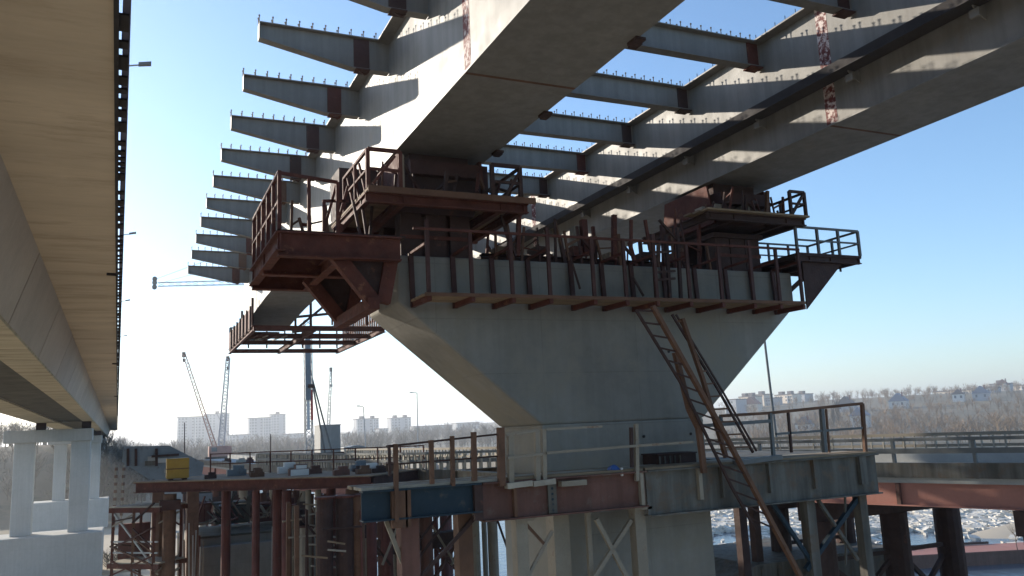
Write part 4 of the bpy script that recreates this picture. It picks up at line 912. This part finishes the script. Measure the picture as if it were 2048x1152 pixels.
for q in range(34):
    i0, j0, i1, j1 = rng.choice(((0,0,1,0),(1,0,2,0),(0,1,1,1),(1,1,2,1),(0,0,0,1),(2,0,2,1),(0,0,2,0))); off = dd*rng.uniform(-.05,.05)
    p = q0+dd*(i0*1.1)+nn*(j0*1.6-.07)+off+Z_*rng.uniform(-8,-2.6); e_ = q0+dd*(i1*1.1)+nn*(j1*1.6-.07)+off+Z_*(p.z+rng.uniform(-.9,.9)); MB().bar(p, e_, rng.choice((.04,.06,.1)), .06).build('rail', rng.choice(('rust_steel','brown_steel','pale_wood','dark_steel','tan_steel','primer')), sc2)
for q in range(18):
    mt_ = rng.choice(list(CN)); s = rng.uniform(.1,.24); p = A.lerp(B, rng.uniform(.25,.95))+nn*rng.uniform(.5,4.4)+Z_*-1.55
    put('site_material', MB().box((-s*1.8,-s,0),(s*1.8,s,s*1.2)).box((-s*.7,-s*.8,s*1.2),(s*1.4,s*.7,s*2.)).mesh('site_material', mt_), None, p, label='small %s bundle lying on the brown loading deck' % CN[mt_], cat='material', group='material bundles on the loading deck')
dr = thing('deck_railing', A+nn*4.9+Z_*-1.55, 'thin rusty railing along the far edge of the brown loading deck', 'railing')
for q in range(11):
    p = A.lerp(B,q/10)+nn*4.85+Z_*-1.55; MB().bar(p, p+Z_*1.0, .06).build('post', 'rust_steel', dr)
for z in (.5,.98): MB().bar(A+nn*4.85+Z_*(-1.55+z), B+nn*4.85+Z_*(-1.55+z), .05).build('rail', 'rust_steel', dr)

# ------------------------------------------------------------------ far banks: buildings, trees
def gz(x, y): return hgt(x, y)
def block(u0, u1, vtop, dist, dep, mt, label, cols, rows, roofs=0, turn=0., group='apartment blocks on the skyline'):
    um = (u0+u1)/2; c0 = P(um, 850, y=dist); top = P(um, vtop, y=dist).z; z0 = gz(c0.x, dist)-2
    rg = c0.xy.length; w_ = (u1-u0)/FPX*rg*1.02; H = top-z0
    t = thing('apartment_block', (c0.x, dist, z0), label, 'building', group); t.rotation_euler = (0,0,turn)
    def lp(o): o.location = (0,0,0); return o
    def bx(a, c, nm, mt_): return lp(MB().box(a, c).build(nm, mt_, t))
    bx((-w_/2,0,0),(w_/2,dep,H),'wall',mt); bx((-w_/2-.4,-.4,H+.01),(w_/2+.4,dep+.4,H+.7),'roof','roof_dark')
    for r in range(roofs):
        x = -w_/2+w_*(r+.5)/roofs; bx((x-2,2,H+.71),(x+2,6,H+3.2),'lift_house','roof_dark')
    cw_ = w_/cols; rh = 2.9; gl = MB().box((-.75,-.12,-.7),(.75,.05,.7)).mesh('window', 'glass')
    for i in range(cols):
        for j in range(rows):
            z = H-1.7-j*rh
            if z < 2: break
            if i % 5 == 3: continue
            put('window', gl, t).location = (-w_/2+cw_*(i+.5), 0, z)
    for i in range(0, cols, 5): bx((-w_/2+cw_*(i+.1),-1.1,max(1,H-rows*rh)),(-w_/2+cw_*(i+.35),-.001,H-.6),'balcony_stack','wall_white')
LB = [(360,412,834,900,'wall_grey','long hazy apartment block behind the two crane booms',9,9,0),(414,456,828,960,'wall_grey','hazy apartment block with stepped roof beside the crane booms',7,9,1),
 (500,540,836,880,'wall_grey','broad hazy apartment block between cranes and pile driver',8,8,0),(542,570,829,930,'wall_grey','narrow hazy tower block joined to the broad block by the pile driver',5,10,1),
 (714,757,838,840,'wall_grey','pale tower block just beside the grey container skyline',7,8,2),(782,822,836,860,'wall_grey','pale tower block next to the far lamp pole',6,8,2),(758,776,858,800,'wall_grey','low grey block between two pale towers',3,5,0),
 (572,606,868,840,'wall_grey','low hazy block hidden partly by the pile driver mast',5,4,0),(622,640,872,820,'wall_grey','small hazy block between mast and grey container',3,3,0),(686,712,868,830,'wall_grey','low hazy block between grey container and pale tower',4,4,0),(460,498,870,860,'wall_grey','low hazy block between the two groups of tall blocks',6,4,0),(828,905,852,800,'wall_grey','long low grey building above the trees left of the pier arm',12,4,0),(912,960,846,860,'wall_grey','long low building touching the sloping pier arm outline',8,4,0)]
for u0,u1,vt,d,mt,lb_,cc,rr,rf in LB: block(u0,u1,vt,d,14,mt,lb_,cc,rr,rf)
RB = [(1452,1478,800,640,'wall_grey','grey block peeking out past the pier edge',4,6,0),(1480,1512,794,680,'wall_cream','cream apartment block with two dark roof houses beside the tall pole',6,7,2),(1512,1534,790,700,'wall_cream','cream apartment block directly beside the tall thin pole',4,8,1),
 (1534,1552,797,690,'wall_grey','grey shaded block hidden behind the tall thin pole',3,6,0),(1553,1592,790,705,'wall_cream','wide cream apartment block past the tall thin pole',7,8,2),(1594,1616,789,720,'wall_grey','dark grey end block of the cream row',4,8,1),
 (1880,1952,782,640,'wall_cream','long low cream building on the hill crest',14,3,0),(1955,1992,777,600,'wall_grey','grey blue building on the hill crest behind bare trees',7,4,0),(1993,2020,768,640,'wall_grey','taller grey block near the end of the hill crest',5,6,1),(2024,2075,771,660,'wall_cream','pinkish cream block at the highest end of the hill',9,6,0)]
for u0,u1,vt,d,mt,lb_,cc,rr,rf in RB: block(u0,u1,vt,d*(.80 if u0 < 1700 else .74),12,mt,lb_,cc,rr,rf,R_(-80))
def house(u, v, dist, w_, h, wm, rm, label, turn=-60):
    p = P(u, v, y=dist); x = p.x; z0 = gz(x, dist)-1; zb = 2.0
    t = thing('house', (x, dist, z0), label, 'house', 'houses on the far hillside'); t.rotation_euler = (0,0,R_(turn))
    def b_(m, nm, mt): m.build(nm, mt, t).location = (0,0,0)
    b_(MB().box((-w_/2,0,0),(w_/2,w_*.8,zb+h)), 'wall', wm)
    b_(MB().prism([(-w_/2-.5,-.4,zb+h),(w_/2+.5,-.4,zb+h),(0,-.4,zb+h+w_*.5)], (0,w_*.8+.8,0)), 'roof', rm)
    for dx in (-.25,.25): b_(MB().box((w_*dx-.6,-.1,zb+h*.35),(w_*dx+.6,.02,zb+h*.8)), 'window', 'glass')
    b_(MB().box((w_*.2,w_*.3,zb+h),(w_*.2+.8,w_*.3+.8,zb+h+w_*.55)), 'chimney', 'roof_red')
for a in ((1716,826,330,9,5,'wall_white','roof_blue','white gabled house with blue roof just past the end of the deck railing'),(1797,822,400,11,4,'wall_white','roof_blue','low white house among bare bushes on the slope'),
  (1690,818,420,12,3.5,'wall_grey','roof_dark','low grey house beside the white gabled one'),(1920,822,390,7,4,'wall_white','roof_dark','small white house below the long cream building'),(1965,818,380,10,4,'wall_grey','roof_blue','blue roofed house on the upper slope among bare trees'),
  (1500,815,520,12,5,'wall_cream','roof_red','red roofed house in front of the cream apartment blocks'),(1605,845,330,8,3.5,'wall_white','roof_dark','small white shed seen through the lower deck railing'),(2010,805,470,10,4,'wall_cream','roof_red','red roofed house below the grey crest block'),
  (530,897,520,9,2.5,'wall_cream','roof_dark','low cream shed at the foot of the hazy bare trees'),(585,903,500,10,2,'wall_cream','roof_red','long low red roofed shed near the pile driver foot')): house(*a)
# bare trees: many thin twigs each
def twig_tree(m, base, h, sp, n, r):
    b_ = Vector(base); m.tube(b_-Vector((0,0,.6)), b_+Vector((0,0,h*.45)), h*.022, h*.012, 4)
    for i in range(n):
        s = b_+Vector((0,0,h*r.uniform(.15,.62))); a = r.uniform(0,6.283); l = h*r.uniform(.25,.55); e = s+Vector((math.cos(a)*sp*r.uniform(.25,.6), math.sin(a)*sp*r.uniform(.25,.6), l*r.uniform(.6,1.)))
        wv = Vector((r.uniform(-1,1),r.uniform(-1,1),.2)).normalized()*h*r.uniform(.008,.018)
        k = len(m.v); m.v += [tuple(s-wv), tuple(s+wv), tuple(e)]; m.f.append((k,k+1,k+2))
        for j in range(2):
            q = s.lerp(e, r.uniform(.35,.9)); e2 = q+Vector((r.uniform(-1,1)*sp*.3, r.uniform(-1,1)*sp*.3, h*r.uniform(.05,.24)))
            k = len(m.v); m.v += [tuple(q-wv*.8), tuple(q+wv*.8), tuple(e2)]; m.f.append((k,k+1,k+2))
def raw_build(m, name, mt, **k):
    me = bpy.data.meshes.new(name); me.from_pydata(m.v, [], m.f); me.materials.append(MATS[mt]); me.update(); return put(name, me, None, **k)
def wood(n, u0, u1, y0, y1, h0, h1, name, mt, label, tw=26, seed=1, dens=-.35):
    r = random.Random(seed); m = MB(); k = 0; tries = 0
    while k < n and tries < n*8:
        tries += 1; u = r.uniform(u0, u1); y = y0*(y1/y0)**r.random(); x = P(u, 860, y=y).x; z = gz(x, y)
        if z < -14.3: continue
        if noise.noise(Vector((x*.012, y*.012, seed))) < dens: continue
        h = r.uniform(h0, h1)*(1+.35*noise.noise(Vector((x*.02,y*.02,seed+4)))); twig_tree(m, (x,y,z), h, h*r.uniform(.5,.8), tw, r); k += 1
    raw_build(m, name, mt, kind='stuff', label=label, cat='trees')
wood(900, 1430, 2090, 215, 620, 4.5, 9, 'bare_woodland', 'twig', 'hazy brown bare woodland covering the hillside across the river', 26, 2)
wood(260, 1430, 2090, 180, 420, 3, 6, 'bare_scrub', 'bark', 'darker bare scrub on the far river bank below the houses', 24, 12, -.1)
wood(700, 240, 1000, 350, 800, 7, 13, 'bare_treeline', 'bark', 'hazy grey treeline in front of the far apartment blocks', 26, 5)
wood(120, 235, 470, 170, 300, 5, 9, 'bare_thicket', 'bark', 'bare thicket behind the slate girder segment beside the old bridge', 28, 8, -.6)
wood(150, -40, 235, 200, 420, 5, 9, 'bank_thicket', 'bark', 'bare thicket on the bank behind the old bridge columns', 26, 9, -.6)
def bare_tree(name, base, h, label, mt='twig', seed=1, levels=5, lean=(0,0), r0=None, spread=.5):
    r = random.Random(seed); t = thing(name, base, label, 'tree'); tm = MB(); cm = MB()
    def grow(p, d, l, rad, lv):
        e = p+d*l; (tm if lv >= levels-1 else cm).tube(p, e, rad, rad*.65, 5 if lv > 1 else 3)
        if lv == 0: return
        for i in range(3 if lv < levels else 4):
            nd = (d+Vector((r.uniform(-1,1), r.uniform(-1,1), r.uniform(-.25,.75)))*spread*1.4).normalized(); grow(p.lerp(e, r.uniform(.55,1.)), nd, l*r.uniform(.55,.8), rad*.58, lv-1)
    grow(Vector(base), Vector((lean[0],lean[1],1)).normalized(), h*.33, r0 or h*.02, levels)
    tm.build('trunk', 'bark', t); cm.build('crown', mt, t); return t
p = P(2120,1105,z=-15.2); bare_tree('bare_tree', (p.x,p.y,-15.4), 11.5, 'spreading bare tree leaning over the river beyond the pipe bent', 'twig_pale', 4, 6, (-.75,.1), .2, .6)
p = P(2035,1098,z=-14.6); bare_tree('bare_shrub', (p.x,p.y,-14.9), 3.6, 'pale bare shrub on the pink barge bank below the leaning tree', 'twig_pale', 9, 5, (-.1,0), .05, .7)
for i, (u, d, h) in enumerate(((1668,330,13),(1678,335,14.5),(1706,340,11),(1632,360,9),(446,340,10),(305,250,8),(280,250,7),(325,260,8))):
    x = P(u, 850, y=d).x; z = gz(x, d); t = thing('poplar_tree' if i < 4 else 'bare_tree', (x,d,z), ['tall slender bare poplar above the deck railing','tallest slender poplar of the pair on the far bank','single thin poplar near the white gabled house','small thin poplar on the skyline past the cream blocks','bare tree before the crane booms','round topped bare tree above the slate segment','smaller bare tree close beside the old bridge edge','bare tree between slate segment and signal post'][i], 'tree')
    m = MB(); r = random.Random(i); twig_tree(m, (x,d,z), h, h*(.22 if i < 4 else .75), 70, r)
    me = bpy.data.meshes.new('crown'); me.from_pydata(m.v, [], m.f); me.materials.append(MATS['bark']); put('crown', me, t)
    MB().tube((x,d,z-.5),(x,d,z+h*.6),h*.018,h*.008,6).build('trunk', 'bark', t)
# right foreground: rusty barge with handrails
bg_ = thing('river_barge', P(1850,1120,z=WZ), 'rust red river barge with pale deck and hoop handrails moored below the trestle', 'barge')
a = P(1655,1110,z=-14.7); c = P(2075,1088,z=-14.7); d_ = (c-a).normalized(); nrm = Vector((-d_.y,d_.x,0)); nrm = nrm if nrm.y > 0 else -nrm; 
MB().prism([a-nrm*3.2, c+d_*6-nrm*3.2, c+d_*6+nrm*1.5, a+nrm*1.5], (0,0,-1.9)).build('hull', 'brick_red_steel', bg_); 
MB().prism([a+Vector((0,0,.004))-nrm*3.1, c+d_*6+Vector((0,0,.004))-nrm*3.1, c+d_*6+Vector((0,0,.004))+nrm*1.4, a+Vector((0,0,.004))+nrm*1.4], (0,0,.03)).build('deck', 'pink_steel', bg_)
for i in range(12):
    p = a.lerp(c, .02+i*.035)+nrm*1.2; MB().tube(p, p+Vector((0,0,.9)), .05, .05, 6).tube(p+Vector((0,0,.9)), p+d_*.5+Vector((0,0,.8)), .05, .05, 6).build('handrail_hoop', 'grey_rail', bg_)
MB().tube(a+nrm*1.35+Vector((0,0,.2)), a.lerp(c,.8)+nrm*1.35+Vector((0,0,.2)), .14, .14, 8).build('pipe', 'dark_steel', bg_)
# grey pontoon below the lower deck
pz = thing('steel_pontoon', P(1620,1130,y=25)+Vector((0,0,-10)), 'grey steel pontoon platform low between the lower deck legs', 'pontoon')
a = P(1462,1150,y=25); c = P(1790,1092,y=25)
MB().prism([(a.x,25,a.z-8),(c.x,25,a.z-8),(c.x,25,c.z),(a.x+1.2,25,c.z),(a.x,25,c.z-.5)], (0,5,0)).build('hull', 'grey_steel', pz)
for i in range(6): MB().box((a.x+.6+i*.75,24.94,c.z-3),(a.x+.7+i*.75,24.998,c.z-.1)).build('rib', 'grey_steel', pz)
p = P(1505,1000,y=25.6); MB().bar((p.x,25.6,c.z-.01),(p.x,25.6,-3.2),.3).build('column', 'dark_steel', pz)
# sandy spot and shrubs by the old piers
sd = P(205,1130,z=-15); m = MB(); pts = [(sd.x+10*math.cos(q*.5236)*(1+.2*math.sin(q*3)), sd.y+9*math.sin(q*.5236), hgt(sd.x+10*math.cos(q*.5236), sd.y+9*math.sin(q*.5236))+.25) for q in range(12)]
m.prism(pts, (0,0,-1.2)).build('sandy_ground', 'sand', kind='structure')
for i, (u, v) in enumerate(((232,1078),(216,1085),(245,1072),(262,1080))):
    p = P(u, v, y=118); z = hgt(p.x, 118); t = thing('low_shrub', (p.x,118,z), ('dark leafless shrub on the sand by the old pier base' ), 'shrub', 'shrubs on the sand by the old pier')
    m = MB(); twig_tree(m, (p.x,118,z), 2.6+.5*i, 3.2, 70, random.Random(i+30)); me = bpy.data.meshes.new('twigs'); me.from_pydata(m.v, [], m.f); me.materials.append(MATS['evergreen']); put('twigs', me, t); MB().tube((p.x,118,z-.3),(p.x,118,z+1.2),.06,.03,5).build('stem', 'bark', t)
# hanging ropes at the old pier
for i, (u0, u1) in enumerate(((233,226),(248,240))):
    t = thing('hanging_cable', P(u0,930,y=95), ('thick knotted cable hanging from the old bridge edge' if i == 0 else 'thinner pale cable hanging beside the knotted one'), 'cable')
    MB().tube(P(u0,930,y=95), P(u1,1080,y=95), .13 if i == 0 else .09, None, 6).build('strand', 'tan_steel', t)
    for q in range(9): MB().tube(P(u0+(u1-u0)*q/9,935+q*15,y=94.9), P(u0+(u1-u0)*(q+.4)/9,941+q*15,y=94.9), .18, .18, 6).build('knot', 'brown_steel', t)
# ------------------------------------------------------------------ haze
hm = bpy.data.materials.new('haze'); hm.use_nodes = True; n = hm.node_tree; n.nodes.remove(n.nodes['Principled BSDF'])
v = n.nodes.new('ShaderNodeVolumePrincipled'); v.inputs['Density'].default_value = .00047; v.inputs['Color'].default_value = (.93,.96,1,1); v.inputs['Anisotropy'].default_value = .45
n.links.new(v.outputs[0], n.nodes['Material Output'].inputs['Volume']); MATS['haze'] = hm
MB().box((-5300,-2100,-20),(6100,7700,75)).build('haze', 'haze', kind='stuff')
